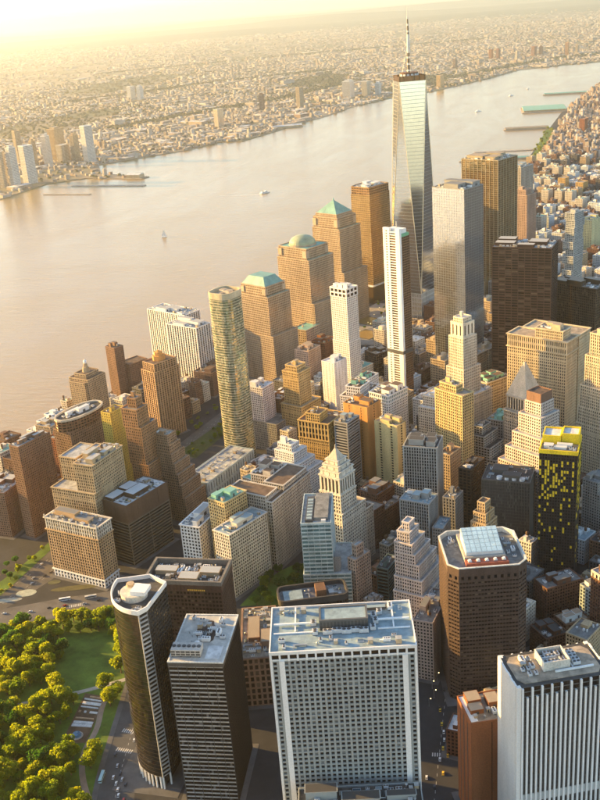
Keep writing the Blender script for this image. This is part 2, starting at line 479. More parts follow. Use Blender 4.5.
# shared rooftop pieces
def mk_ac():
    m = MB(); m.box(-1.5, 1.5, -1, 1, 0.3, 1.8, 0)
    for x in (-0.75, 0.75):
        m.cyl((x, 0), 0.6, 0.6, 1.8, 2.05, 8, 1)
    for x in (-1.2, 1.2): m.box(x - 0.12, x + 0.12, -0.9, 0.9, 0, 0.3, 1)
    return m.mesh('roof_unit', [STEEL, DKM])
def mk_tank():
    m = MB(); m.cyl((0, 0), 1.7, 1.6, 2.2, 5.4, 10, 0)
    m.cyl((0, 0), 1.9, 0.1, 5.4, 6.6, 10, 1)
    for x, y in ((1, 1), (-1, 1), (-1, -1), (1, -1)): m.box(x - .15, x + .15, y - .15, y + .15, 0, 2.2, 1)
    m.box(-1.3, 1.3, -1.3, 1.3, 2.0, 2.2, 1)
    return m.mesh('water_tank', [WOOD, DKM])
def mk_vent():
    m = MB(); m.cyl((0, 0), 0.45, 0.45, 0, 1.6, 8, 0); m.cyl((0, 0), 0.75, 0.35, 1.6, 2.1, 8, 0)
    return m.mesh('roof_vent', [METAL])
def mk_duct():
    m = MB(); m.box(-4, 4, -0.5, 0.5, 0.5, 1.3); m.box(3, 4, 0.5, 3.0, 0.5, 1.3); m.box(-4, -3.2, -0.45, 0.45, 0, 0.5); m.box(2, 2.7, -0.45, 0.45, 0, 0.5)
    return m.mesh('duct', [METAL])
def mk_sky():
    m = MB(); m.box(-2, 2, -1.2, 1.2, 0, 0.5, 0)
    m.hexa([(-1.8, -1, .5), (1.8, -1, .5), (1.8, 1, .5), (-1.8, 1, .5), (-1.8, -.1, 1.3), (1.8, -.1, 1.3), (1.8, .1, 1.3), (-1.8, .1, 1.3)], 1)
    return m.mesh('skylight', [STEEL, G['blue']])
def mk_bulk(c, rf):
    m = MB(); m.box(-.5, .5, -.5, .5, 0, 1, 0, (4,)); m.box(-.53, .53, -.53, .53, .96, 1.06, 0); m.face([(-.5, -.5, 1.065), (.5, -.5, 1.065), (.5, .5, 1.065), (-.5, .5, 1.065)], 1)
    m.box(-.12, .12, -.515, -.5, 0, .55, 2); m.box(.515, .5, -.3, .3, .35, .75, 2)
    return m.mesh('bulkhead', [wm(c), RF[rf], DKM])
def mk_hut():
    m = MB(); m.box(-1.2, 1.2, -1.2, 1.2, 0, 2.4, 0); m.box(-1.35, 1.35, -1.35, 1.35, 2.4, 2.65, 1); m.box(-.5, .4, -1.28, -1.2, 0, 2, 2)
    return m.mesh('roof_hut', [wm('beige'), RF['pale'], DKM])
def mk_pale():
    m = MB(); m.box(-2.2, 2.2, -1.2, 1.2, .35, 2.2, 0)
    for x in (-1.3, 0, 1.3): m.cyl((x, 0), .5, .5, 2.2, 2.4, 8, 1)
    for x in (-2, 2): m.box(x - .15, x + .15, -1.1, 1.1, 0, .35, 1)
    m.box(2.2, 4.2, -.35, .35, .6, 1.3, 0)
    return m.mesh('roof_unit', [WHITE, DKM])
HUT, PALE = mk_hut(), mk_pale()
AC, TANK, VENT, DUCT, SKYL = mk_ac(), mk_tank(), mk_vent(), mk_duct(), mk_sky()
_bulk = {}
def bulk(c, rf):
    if (c, rf) not in _bulk: _bulk[(c, rf)] = mk_bulk(c, rf)
    return _bulk[(c, rf)]

def kit(parent, x0, x1, y0, y1, z, rng, wall='grey', rf='grey', n=8, tank=0, bulks=1, bh=(3.5, 7)):
    placed = []
    # rooftop pieces hang on the roof they stand on
    best = None
    for ch in parent.children:
        if ch.name.split('.')[0] in ('roof', 'roof_deck') and ch.data:
            dz = abs(ch.data.vertices[-1].co.z - z)
            if dz < 1.2 and (best is None or dz < best[0]): best = (dz, ch)
    if best: parent = best[1]
    def free(cx, cy, hx, hy):
        if cx - hx < x0 or cx + hx > x1 or cy - hy < y0 or cy + hy > y1: return False
        for a, b, c, d in placed:
            if abs(cx - a) < hx + c + 0.3 and abs(cy - b) < hy + d + 0.3: return False
        placed.append((cx, cy, hx, hy)); return True
    W, D = x1 - x0, y1 - y0
    n = int(n * 1.4 + n * min(3.0, W * D / 500.0)); bulks = bulks + (2 if bulks and W * D > 350 else 0)
    for i in range(bulks):
        for t in range(8):
            hx, hy = rng.uniform(.12, .24) * W, rng.uniform(.12, .24) * D
            cx, cy = rng.uniform(x0 + hx, x1 - hx), rng.uniform(y0 + hy, y1 - hy)
            if free(cx, cy, hx, hy):
                link('bulkhead', bulk(wall, rf), parent, (cx, cy, z), 0, (2 * hx, 2 * hy, rng.uniform(*bh))); break
    for i in range(tank):
        for t in range(8):
            cx, cy = rng.uniform(x0, x1), rng.uniform(y0, y1)
            if free(cx, cy, 2, 2): link('water_tank', TANK, parent, (cx, cy, z)); break
    for i in range(n):
        me, nm, hx, hy = rng.choice(((AC, 'roof_unit', 1.5, 1.1), (AC, 'roof_unit', 1.5, 1.1), (HUT, 'roof_hut', 1.2, 1.2), (PALE, 'roof_unit', 2.2, 1.3), (VENT, 'roof_vent', .8, .8), (DUCT, 'duct', 4, 3), (SKYL, 'skylight', 2, 1.2)))
        s = rng.uniform(0.9, 1.5)
        for t in range(5):
            cx, cy = rng.uniform(x0, x1), rng.uniform(y0, y1)
            r90 = rng.random() < 0.5
            a, b = (hy, hx) if r90 else (hx, hy)
            if free(cx, cy, a * s, b * s):
                link(nm, me, parent, (cx, cy, z), math.pi / 2 if r90 else 0, (s, s, s)); break

FOOT = []   # footprints already taken: centre x, y, half sizes, angle
def reserve(cx, cy, lx, ly, th, g=0):
    FOOT.append((cx, cy, lx / 2 + g, ly / 2 + g, R(th)))

def hero(key, name, label, st, tiers=None, cat='skyscraper', group=None, kitn=8, tank=0, bulks=1, bw_=None, roofkit=True, cornice=0.0, para=1.1, mh=True):
    cx, cy, lx, ly, th, h = DATA[key]
    t = empty(name, (cx, cy, GZ), R(th))
    tag(t, label, cat, group)
    reserve(cx, cy, lx, ly, th)
    rng = random.Random(key)
    if tiers is None: tiers = [(0, 1, 0, 1, 0, h)]
    for i, tr in enumerate(tiers):
        x0, x1, y0, y1, z0, z1 = tr[:6]
        s = tr[6] if len(tr) > 6 else st
        zz0 = z0 - GZ if z0 > 0 else 0; zz1 = z1 - GZ
        P = rectp((x0 - .5) * lx, (x1 - .5) * lx, (y0 - .5) * ly, (y1 - .5) * ly)
        tier(t, P, zz0, zz1, s, cornice=cornice, para=para)
    x0, x1, y0, y1, z0, z1 = tiers[-1][:6]
    if roofkit:
        a, b, c, d = (x0 - .5) * lx + 1.6, (x1 - .5) * lx - 1.6, (y0 - .5) * ly + 1.6, (y1 - .5) * ly - 1.6
        if b - a > 5 and d - c > 5:
            kit(t, a, b, c, d, z1 - GZ + 0.03, rng, bw_ or st['w'], st['r'], kitn, tank, bulks)
    # equipment on the ledges of lower tiers
    for i in range(len(tiers) - 1):
        A, B = tiers[i], tiers[i + 1]
        if (A[1] - B[1]) * lx > 7:
            kit(t, (B[1] - .5) * lx + 1, (A[1] - .5) * lx - 1.5, (A[2] - .5) * ly + 1.5, (A[3] - .5) * ly - 1.5, A[5] - GZ + 0.03, rng, st['w'], st['r'], 4, 0, 0)
    return t, lx, ly, h

def pyramid(parent, name, x0, x1, y0, y1, z0, z1, mat, top=0.0):
    cx, cy = (x0 + x1) / 2, (y0 + y1) / 2
    hx, hy = (x1 - x0) / 2, (y1 - y0) / 2
    m = MB(); m.prism(rectp(x0, x1, y0, y1), z0, z1, 0, 0, poly2=rectp(cx - hx * max(top, .02), cx + hx * max(top, .02), cy - hy * max(top, .02), cy + hy * max(top, .02)))
    return m.build(name, mat, parent)

DATA = {
    'nyp': (101, -373, 50, 91, 103, 195),
    's125': (233.3, -342.9, 63.3, 36.6, 23, 156),
    'ny4': (187.1, -312.7, 30.6, 31.3, 23, 93),
    's1': (-20.5, -309.2, 60.8, 41.2, 96.1, 130),
    'bpp': (-63, -223.8, 36.1, 66.3, 93.1, 134),
    'b85': (174.4, -158.5, 62.7, 64.8, 105.1, 133),
    'cust': (-19, -187.1, 77, 29.9, 105.5, 51.1),
    'whi': (25.6, -159.5, 25.9, 62, 110.7, 80),
    'two': (17.3, -88.7, 59.6, 27.9, 100, 124),
    'twop': (21.6, -81.9, 50.7, 46, 100, 72),
    'b26': (20.1, -9.5, 27.1, 26.2, 65.3, 130),
    'b26b': (19.6, 25, 53, 33.4, 57, 62),
    'cuna': (-79.5, -32.8, 57.7, 21.7, 64.2, 75),
    'cunb': (-70.5, 44.1, 79.3, 60.9, 73, 82),
    'yel': (-99.7, -8, 34.4, 22.9, 64.4, 92),
    'one': (-134.1, -0.7, 51.8, 23.3, 79.2, 62),
    'gar': (-178.9, 191.3, 107.1, 37.4, 73.6, 30),
    'wh': (-258.6, -41.7, 24.2, 70.6, 75, 73.8),
    'wha': (-271.2, 21.4, 60.7, 58.1, 78, 120),
    'g7': (-218, 21.6, 66.3, 36.4, 68.6, 75.8),
    'g11': (-357.2, 56, 49, 15.5, 70, 119.2),
    'g12': (-407.1, 51.7, 40.5, 45.2, 83.4, 60),
    'rit': (-323.3, 119.9, 61.2, 29.7, 68, 130),
    'rnd': (-442.5, 384.3, 46.6, 37.5, 72.3, 80),
    'red': (-430.2, 464.2, 17.8, 22.1, 61, 92),
    'g16': (-306.8, 343, 44.3, 29.7, 58.8, 115),
    'gatea': (-386.7, 615.7, 36.9, 88.5, 64.3, 105),
    'gateb': (-333.8, 540.2, 34.3, 64.1, 67.2, 105),
    'low18': (-293.9, 516.6, 53.2, 34.4, 76.5, 40),
    'w50': (-173.8, 266.5, 36.4, 34.3, 68.6, 237),
    'l200': (-219.9, 589.8, 46, 56, 61, 158),
    'l225': (-185.5, 730.5, 56, 66, 61, 185),
    'v200': (-164.5, 898.3, 54, 60, 61, 200),
    'gs': (-120.8, 1037.3, 62, 46, 61, 228),
    'g125': (21.7, 428.6, 21.6, 26.6, 60, 278),
    'w': (-68.9, 494.4, 25.7, 32, 60, 177),
    'c7': (-33.1, 564.5, 34.2, 28.4, 47.4, 54.5),
    'c8l': (-13.5, 298.4, 53.2, 29.5, 72.4, 100),
    'c8r': (26.7, 281.7, 39, 31.2, 59.3, 100),
    'c9': (6, 209.6, 28.7, 35.6, 64.6, 112),
    'c10': (44.4, 179.6, 17.5, 33.5, 62, 100),
    'c12': (98.8, 59.5, 33.1, 36.1, 85.6, 130),
    'c14': (119.9, 182.6, 19.6, 42.1, 53, 140),
    'c3': (-104.3, 324.4, 25.9, 26.7, 66, 110),
    'c2': (-40.6, 191.9, 45.6, 41.6, 73.5, 100),
    'c1': (-60.9, 140.5, 42.6, 41.1, 65.8, 75),
    'c4': (-154.1, 318.2, 26.7, 25.7, 68.4, 90),
    'c5': (-66.8, 392.4, 27.5, 22.9, 62, 100),
    'c15': (151.2, 215.4, 33.3, 20, 63.5, 75),
    'c16': (169.7, 252, 31.3, 20, 67.2, 80),
    'c17': (216.4, 106.8, 21.7, 20.7, 53.4, 171),
    'c19': (187.4, 51.7, 38.4, 48.9, 83.8, 100),
    'c20': (168.1, -35.4, 21.5, 16.7, 64.5, 93),
    'c21': (106.5, -107.3, 27, 17.7, 72, 110),
    'c22': (57.6, -101.4, 16.8, 9.5, 60, 85),
    'c23': (39.6, 79.5, 57.8, 38.7, 62.7, 50),
    'c13': (120.8, 114.7, 24.8, 14.7, 66.1, 95),
    'w1': (120.4, 294, 22.9, 22, 52.9, 170),
    'eq': (216.2, 314.7, 30, 80, 64, 164),
    'w14': (197.6, 228.7, 42.3, 27.6, 55.4, 120),
    'c29': (282.7, 229.7, 38.5, 29.6, 52.3, 120),
    'ol': (188.2, 534.5, 47.7, 84.2, 79.7, 226),
    'c31': (265, 568.2, 38.3, 81.2, 54.3, 160),
    'w4': (87.6, 607.5, 48, 58, 59, 298),
    'w3': (106.4, 1055.3, 68.4, 80.3, 61, 270),
    'w15': (238.2, 2.1, 40.1, 35.4, 84, 160),
    'c34a': (146.5, 1566.1, 55.9, 37.5, 61, 170),
    'c34b': (161.6, 1371.8, 39.8, 38.2, 61, 140),
    'c35': (263.5, 974.4, 36.9, 19.6, 61, 180),
    'c36': (303.4, 1382.4, 43.3, 31.8, 61, 80),
    'redw': (-413.7, 476.8, 50, 25.6, 79.4, 60),
    'ath': (-235.4, 87.4, 21.5, 21.7, 74.6, 150),
    'athy': (-275.6, 112.5, 24.8, 14.5, 72.6, 135),
    'step': (-209.9, 103.2, 17, 22, 73.5, 112),
    'pod': (115, -411.5, 20.1, 79.5, 103, 92),
    'pink': (-138.7, 529.4, 34, 25.5, 68.6, 70),
    'orb': (-134.5, 627.5, 35.2, 28.8, 66.4, 50),
    'teal': (-174.1, 673.6, 43.1, 29, 66.5, 58),
    'orn': (149.6, 372.9, 42.9, 28.9, 49.4, 85),
    'c14l': (88.8, 255.9, 33.4, 28.5, 66.3, 105),
    'dk': (147.2, 84, 35.2, 14.6, 69.8, 95),
    'gry': (-6.1, 173.5, 27.8, 18.3, 68.9, 105),
    'c12b': (102.1, -9.2, 24.4, 31.6, 75.4, 100),
    'c12c': (125.6, -20.8, 24.8, 11.1, 78.1, 78),
    'c12d': (132.3, 29, 21.3, 13.8, 72.2, 85),
    'brl': (129, -61.1, 25.9, 16.7, 84.9, 58),
    'gb': (272.4, -80.6, 23.2, 18.6, 40, 55),
    'rb': (282.7, -96.5, 20.9, 11.8, 40, 78),
    'bb': (238.7, -52.5, 40.3, 21.9, 35, 42),
    'lr1': (250.7, -96.4, 25.6, 19.1, 35, 30),
    'lr2': (231, -115.5, 23.6, 25, 35, 28),
    'smo': (-387.7, 173.8, 22.1, 17, 75, 70),
    'smw': (-439, 247.3, 27.3, 26.4, 75.6, 55),
    'c4b': (-135.2, 350.8, 33.6, 17.7, 75.1, 62),
    'rside': (279.1, 103.9, 29.4, 18.9, 54.3, 75),
    'grd': (78.7, -70.4, 26.3, 11.7, 76.4, 60),
    'c8b': (-11.8, 340, 31.5, 18.2, 67.8, 96),
    'rowa': (129.4, -142.5, 53.6, 18.2, 80, 62),
    'rowb': (160.4, -251.7, 20.8, 10.4, 80, 26),
}
S17 = [(-92.5, -293.3), (-92.3, -302.6), (-89.0, -314.0), (-82.7, -324.0), (-74.4, -330.3), (-66.9, -333.2), (-58.8, -334.1), (-54.5, -327.1), (-52.6, -292.8), (-69.0, -284.0)]
WTC = (-20.0, 905.0)
JT = [
    (-1754, 2506, 27, 20, 130, 'pale', 'pale tower at the end of the far shore pier row'),
    (-1717, 2521, 30, 22, 141, 'white', 'slim white tower beside the broad white one on the far shore'),
    (-1689, 2583, 42, 32, 139, 'white', 'broad white tower on the glowing far shore'),
    (-1817, 2991, 30, 22, 124, 'white', 'tall white tower behind the far shore waterfront'),
    (-1993, 3078, 27, 21, 140, 'beige', 'beige tower inland behind the glowing far shore'),
    (-1870, 2974, 23, 17, 108, 'tan', 'narrow tan tower behind the broad white one'),
    (-1797, 3096, 47, 36, 73, 'pale', 'squat pale block beside the curvy far shore tower'),
    (-1744, 3104, 30, 23, 110, 'beige', 'beige tower beside the wavy tower'),
    (-1664, 3064, 40, 30, 149, 'white', 'tall white wavy tower at the end of the far shore cluster'),
    (-1872, 3196, 56, 42, 129, 'beige', 'wide beige slab behind the far shore cluster'),
    (-2699, 6047, 45, 34, 91, 'white', 'one of two paired white slabs rising from the hazy town'),
    (-2614, 6005, 39, 29, 90, 'white', 'one of two paired white slabs rising from the hazy town'),
    (-1425, 4104, 40, 30, 90, 'pale', 'pale tower on the far bank beyond the dock'),
    (-1417, 4888, 28, 21, 85, 'brick', 'lone brick tower in the far town'),
    (-1193, 4897, 36, 27, 112, 'tan', 'tan block on the far bank beside the spired tower'),
    (-1002, 5364, 68, 51, 95, 'white', 'white waterfront block beside the spired tower'),
    (-903, 5426, 49, 37, 84, 'pale', 'pale waterfront block next to the white one'),
    (-834, 5446, 34, 26, 67, 'cool', 'grey blue waterfront block behind the spired tower'),
    (-320, 8173, 34, 25, 74, 'rust', 'one of two slim paired orange towers on the far bank'),
    (-259, 8121, 33, 25, 74, 'rust', 'one of two slim paired orange towers on the far bank'),
    (31, 8235, 40, 30, 74, 'rust', 'rust tower on the far bluff'),
    (87, 8308, 34, 25, 66, 'brick', 'brick tower next to the rust one on the bluff'),
    (298, 8112, 33, 25, 96, 'orange', 'tall slim orange tower on the far bluff'),
    (378, 8161, 26, 20, 65, 'beige', 'short beige tower beside the slim orange one'),
    (-484, 5702, 40, 30, 74, 'tan', 'squat tan block by the far wooded bluff'),
    (-94, 7858, 26, 19, 64, 'pale', 'pale far bank tower between orange and rust towers'),
    (-545, 7361, 31, 23, 61, 'brick', 'small brick tower inland on the far bank'),
]

# ================================================================ foreground towers
def custom(key, name, label, cat='skyscraper'):
    cx, cy, lx, ly, th, h = DATA[key]
    t = empty(name, (cx, cy, GZ), R(th)); tag(t, label, cat); reserve(cx, cy, lx, ly, th)
    return t, lx, ly, h - GZ

def bx(parent, name, mat, x0, x1, y0, y1, z0, z1):
    m = MB(); m.box(x0, x1, y0, y1, z0, z1); return m.build(name, mat, parent)

def penthouse(parent, x0, x1, y0, y1, z0, z1, wall, roofm, rim=0.5):
    m = MB(); m.box(x0, x1, y0, y1, z0, z1, 0, (4,))
    for a, b, c, d in ((x0 - .12, x1 + .12, y0 - .12, y0 + rim), (x0 - .12, x1 + .12, y1 - rim, y1 + .12), (x0 - .12, x0 + rim, y0 + rim, y1 - rim), (x1 - rim, x1 + .12, y0 + rim, y1 - rim)):
        m.box(a, b, c, d, z1 - .5, z1 + .6, 0)
    m.face([(x0, y0, z1 + .01), (x1, y0, z1 + .01), (x1, y1, z1 + .01), (x0, y1, z1 + .01)], 1)
    n = int((y1 - y0) / 2.2)
    for i in range(n):
        y = y0 + (i + .5) * (y1 - y0) / n
        m.box(x0 - .1, x0, y - .7, y + .7, z0 + .8, z1 - .9, 2)
    n = int((x1 - x0) / 2.2)
    for i in range(n):
        x = x0 + (i + .5) * (x1 - x0) / n
        m.box(x - .7, x + .7, y0 - .1, y0, z0 + .8, z1 - .9, 2)
    return m.build('penthouse', [wall, roofm, DKM], parent)

# --- wide white tower with a grid of square windows
t, lx, ly, h = custom('nyp', 'office_tower', 'wide white office tower with a grid of small square windows and pale blue roof')
st = ST('concrete', 'office', 3.55, 3.55, 0.40, 0.40, 1.1, 0.9, 'cool')
P = rectp(-lx / 2, lx / 2, -ly / 2, ly / 2)
tier(t, P, 0, h - 7, st, para=0.3)
tier(t, offset(P, 0.3), h - 6.9, h - 1.2, ST('white', 'black', 5.7, 5.6, 0.22, 0.5, 0.8, 0.5, 'cool'), para=1.2)
for y in (-ly / 2 + 7.2, ly / 2 - 7.2):
    for sx in (-1, 1): bx(t, 'corner_pier', wm('white'), *sorted((sx * lx / 2 - sx * 0.9, sx * lx / 2 + sx * 0.75)), y - 1.7, y + 1.7, 0, h - 6.5)
for x in (-lx / 2 + 7.2, lx / 2 - 7.2):
    for sy in (-1, 1): bx(t, 'corner_pier', wm('white'), x - 1.5, x + 1.5, *sorted((sy * ly / 2 - sy * 0.9, sy * ly / 2 + sy * 0.75)), 0, h - 6.5)
for sx in (-1, 1):
    for sy in (-1, 1): bx(t, 'corner_pier', wm('white'), *sorted((sx * lx / 2 + sx * .3, sx * lx / 2 - sx * 1.3)), *sorted((sy * ly / 2 + sy * .3, sy * ly / 2 - sy * 1.3)), 0, h - 6.4)
zr = h - 1.15
penthouse(t, -3, 13, -17, 14, zr, zr + 7, plain((0.10, 0.10, 0.095)), RF['cool'], 1.2)
for i, y in enumerate((-14, -9, -3, 3, 9)):
    link('roof_unit', AC, t, (-7 + (i % 2), y, zr), R(90), (2.0, 1.6, 1.7))
for i, (x, y) in enumerate(((-6, 17), (4, 18), (9, -21), (3, -22), (-4, -20), (13, -25))): link('roof_unit', AC, t, (x, y, zr), 0, (1.5, 1.8, 1.5))
for y0, y1 in ((16, ly / 2 - 2), (-ly / 2 + 2, -23)):
    bx(t, 'roof_beam', WHITE, 3.2, 4.4, y0, y1, zr + 1.2, zr + 2.2); bx(t, 'roof_beam', WHITE, -5, -4.1, y0, y1, zr, zr + .8)
    ym = (y0 + y1) / 2
    bx(t, 'roof_beam', WHITE, 4.5, lx / 2 - 2, ym - .5, ym + .5, zr + .7, zr + 1.5); bx(t, 'roof_beam', WHITE, -4, 3.1, ym - .45, ym + .45, zr + .5, zr + 1.2)
kit(t, -lx / 2 + 3, -11, -ly / 2 + 4, ly / 2 - 4, zr, random.Random(5), 'cool', 'cool', 5, 0, 0)
kit(t, 15, lx / 2 - 3, -ly / 2 + 4, ly / 2 - 4, zr, random.Random(6), 'dgrey', 'cool', 9, 0, 2, (2, 3.5))

# --- low terrace building in front of it
t, lx, ly, h = hero('pod', 'terrace_building', 'lower terrace building with rooftop cooling units and a planted strip below the grid tower', ST('concrete', 'dark', 4, 4, .4, .4, .5, .3, 'dark'), cat='building', kitn=16, bulks=2)
bx(t, 'planted_strip', grassm, -lx / 2 + 2, -lx / 2 + 7, ly * .18, ly * .45, h - GZ + .05, h - GZ + 1.2)

# --- white tower with vertical fins
t, lx, ly, h = custom('s125', 'office_tower', 'office tower with bright white vertical fins over dark glass and a tan roof deck')
c = 3.0
P = [(-lx / 2 + c, -ly / 2), (lx / 2 - c, -ly / 2), (lx / 2, -ly / 2 + c), (lx / 2, ly / 2 - c), (lx / 2 - c, ly / 2), (-lx / 2 + c, ly / 2), (-lx / 2, ly / 2 - c), (-lx / 2, -ly / 2 + c)]
g = MB(); g.prism(offset(P, -1.2), 0, h, 0, None, 2, 3.6); g.build('window_glass', G['black'], t)
m = MB(); facade(m, offset(P, -1.2), 0, h, ST('dgrey', 'black', 3.8, 60, 0, 0.18, .2, .15), edges=(0, 2, 4)); m.build('spandrel', plain((.10, .11, .11)), t)
nfin = 17
for i in range(nfin + 1):
    x = -lx / 2 + 4 + (lx - 8) * i / nfin
    for sy in (-1, 1):
        m = MB(); m.box(x - .62, x + .62, *sorted((sy * ly / 2 - sy * 1.15, sy * ly / 2 + sy * .35)), 0, (h - .3) if i % 2 == 0 else h - 7.5); m.build('fin', WHITE, t)
        if i < nfin:
            xm = x + (lx - 8) / nfin / 2
            m = MB(); m.box(xm - .25, xm + .25, *sorted((sy * ly / 2 - sy * 1.15, sy * ly / 2 - sy * .55)), 0, h - 8); m.build('mullion', DKM, t)
for sy in (-1, 1): bx(t, 'service_band', plain((.45, .47, .46)), -lx / 2 + 3.5, lx / 2 - 3.5, *sorted((sy * ly / 2 - sy * 1.1, sy * ly / 2 - sy * .45)), h * .40, h * .40 + 6.5)
for sx in (-1, 1):
    y = -ly / 2 + 3
    while y < ly / 2 - 3:
        w = min(5.0, ly / 2 - 3 - y)
        bx(t, 'wall_panel', wm('white'), *sorted((sx * lx / 2 - sx * 1.15, sx * lx / 2)), y, y + w - .12, 0, h + (.9 if int(y * 7) % 2 else .3)); y += 5.0
for sx in (-1, 1):
    for sy in (-1, 1):
        bx(t, 'corner_pier', wm('white'), *sorted((sx * lx / 2 - sx * 3.2, sx * lx / 2 - sx * .4)), *sorted((sy * ly / 2 - sy * 3.2, sy * ly / 2 - sy * .4)), 0, h + .6)
m = MB(); m.face([(x, y, h + .05) for x, y in offset(P, -.9)]); m.build('roof', RF['dark'], t)
oc = [(-lx / 2 + 7, -ly / 2 + 4), (lx / 2 - 7, -ly / 2 + 4), (lx / 2 - 3.5, -ly / 2 + 9), (lx / 2 - 3.5, ly / 2 - 9), (lx / 2 - 7, ly / 2 - 4), (-lx / 2 + 7, ly / 2 - 4), (-lx / 2 + 3.5, ly / 2 - 9), (-lx / 2 + 3.5, -ly / 2 + 9)]
m = MB(); m.prism(oc, h + .06, h + .5, 0, 0); m.build('roof_deck', RF['tan'], t)
# open plant room
zr = h + .52
m = MB()
for a, b, c_, d in ((-9, 9, -6, -5.4), (-9, 9, 9.4, 10), (-9, -8.4, -5.4, 9.4), (8.4, 9, -5.4, 9.4)): m.box(a, b, c_, d, zr, zr + 6.5, 0)
m.box(-8.4, 8.4, -5.4, 9.4, zr, zr + 2.2, 1)
m.build('plant_room', [wall_mat((.62, .58, .50)), RF['dark']], t)
for x, y in ((-5, -2), (0, -2), (5, -2), (-5, 3), (0, 3), (4, 5), (-2, 7)): link('roof_unit', AC, t, (x, y, zr + 2.2), R(90 if x > 1 else 0), (1.6, 1.5, 1.6))
for i in range(5): link('roof_unit', AC, t, (14 + (i % 2) * .5, -4 + i * 3.2, zr), 0, (1.7, 1.3, 1.5))
bx(t, 'duct', WHITE, -2, 24, -8.6, -7.4, zr, zr + 1.1); bx(t, 'duct', STEEL, 10.2, 11, -7, 9, zr, zr + 1.0)
kit(t, -lx / 2 + 8, -10.5, -ly / 2 + 7, ly / 2 - 7, zr, random.Random(8), 'white', 'tan', 9, 0, 0)

# --- rust brick slab beside it
t, lx, ly, h = hero('ny4', 'brick_slab', 'plain rust red brick slab with white edged roof beside the white finned tower', ST('rust', 'black', 60, 40, .98, 0, .5, .3, 'tan'), kitn=5)
bx(t, 'roof_walkway', WHITE, -lx / 2 + .6, -lx / 2 + 6, -ly / 2 + 2, ly / 2 - 1, h - GZ + .06, h - GZ + .6)
for i in range(1, 4): bx(t, 'wall_slot', DKM, -lx / 2 - .12, -lx / 2 - .02, -ly / 2 + i * 8 - .6, -ly / 2 + i * 8 + .6, 4, h - 6)

# --- brown chamfered tower with teal skylight
t, lx, ly, h = custom('b85', 'office_tower', 'brown precast tower with chamfered corners and a teal glass skylight on its roof')
c = 8.0
P = [(-lx / 2 + c, -ly / 2), (lx / 2 - c, -ly / 2), (lx / 2, -ly / 2 + c), (lx / 2, ly / 2 - c), (lx / 2 - c, ly / 2), (-lx / 2 + c, ly / 2), (-lx / 2, ly / 2 - c), (-lx / 2, -ly / 2 + c)]
prc = (0.085, 0.055, 0.041)
st = ST(prc, 'brown', 3.75, 2.6, 0.16, 0.56, .45, .40, 'grey')
tier(t, P, 0, h - 12, st, para=.2)
tier(t, offset(P, .1), h - 11.95, h - 6.5, ST(prc, 'black', 5.4, 5.4, .56, .45, .8, .7, 'grey'), para=.2)
m = MB(); m.prism(offset(P, .15), h - 6.4, h, 0, None); m.build('attic_wall', wm(prc), t)
o, i_ = offset(P, .35), offset(P, -1.1)
m = MB()
for a in range(8):
    b = (a + 1) % 8
    m.face([(*o[a], h), (*o[b], h), (*o[b], h + .8), (*o[a], h + .8)]); m.face([(*o[a], h + .8), (*o[b], h + .8), (*i_[b], h + .8), (*i_[a], h + .8)]); m.face([(*i_[b], h - 4), (*i_[a], h - 4), (*i_[a], h + .8), (*i_[b], h + .8)])
m.build('parapet', wall_mat((.55, .56, .52)), t)
m = MB(); m.face([(x, y, h - 3.6) for x, y in offset(P, -1)]); m.build('roof', RF['grey'], t)
bx(t, 'penthouse', wall_mat((.36, .33, .29)), -16, 24, -17, 17, h - 3.6, h + 1.2)
bx(t, 'red_plinth', wall_mat((.34, .10, .06)), -24, -16.1, -18, 17, h - 3.6, h - .4)
for i in range(5):
    m = MB(); m.box(-1.3, 1.3, -1.3, 1.3, 0, 1.2); m.cyl((0, 0), 1.1, 1.1, 1.2, 1.9, 10)
    for k in range(4):
        a = k * math.pi / 2 + .78; m.tube((0, 0, 1.2), (2.2 * math.cos(a), 2.2 * math.sin(a), .3), .35, .25)
    m.build('fan', WHITE, t, (-20, -14.5 + i * 7, h - .4))
sk = MB()
for i in range(6):
    for j in range(7):
        y0, y1 = -15 + j * 30 / 7 + .2, -15 + (j + 1) * 30 / 7 - .2
        x0, x1 = -13 + i * 4.6 + .15, -13 + (i + 1) * 4.6 - .15
        z0, z1 = h + 4.2 + i * 1.35, h + 4.2 + (i + 1) * 1.3
        sk.hexa([(x0, y0, z0 - .3), (x1, y0, z1 - .3), (x1, y1, z1 - .3), (x0, y1, z0 - .3), (x0, y0, z0), (x1, y0, z1), (x1, y1, z1), (x0, y1, z0)])
sko = sk.build('skylight', wall_mat((0.50, 0.66, 0.70), 0.25, .3), t)
m = MB(); m.hexa([(-13.2, -15.2, h + 1.2), (14.8, -15.2, h + 1.2), (14.8, 15.2, h + 1.2), (-13.2, 15.2, h + 1.2), (-13.2, -15.2, h + 3.8), (14.8, -15.2, h + 11.7), (14.8, 15.2, h + 11.7), (-13.2, 15.2, h + 3.8)]); m.build('skylight_frame', STEEL, t)
kit(t, 4, 26, 18, 28, h - 3.6, random.Random(3), 'grey', 'grey', 6, 0, 0)
kit(t, -20, 20, -30, -19, h - 3.6, random.Random(4), 'grey', 'grey', 7, 0, 0)

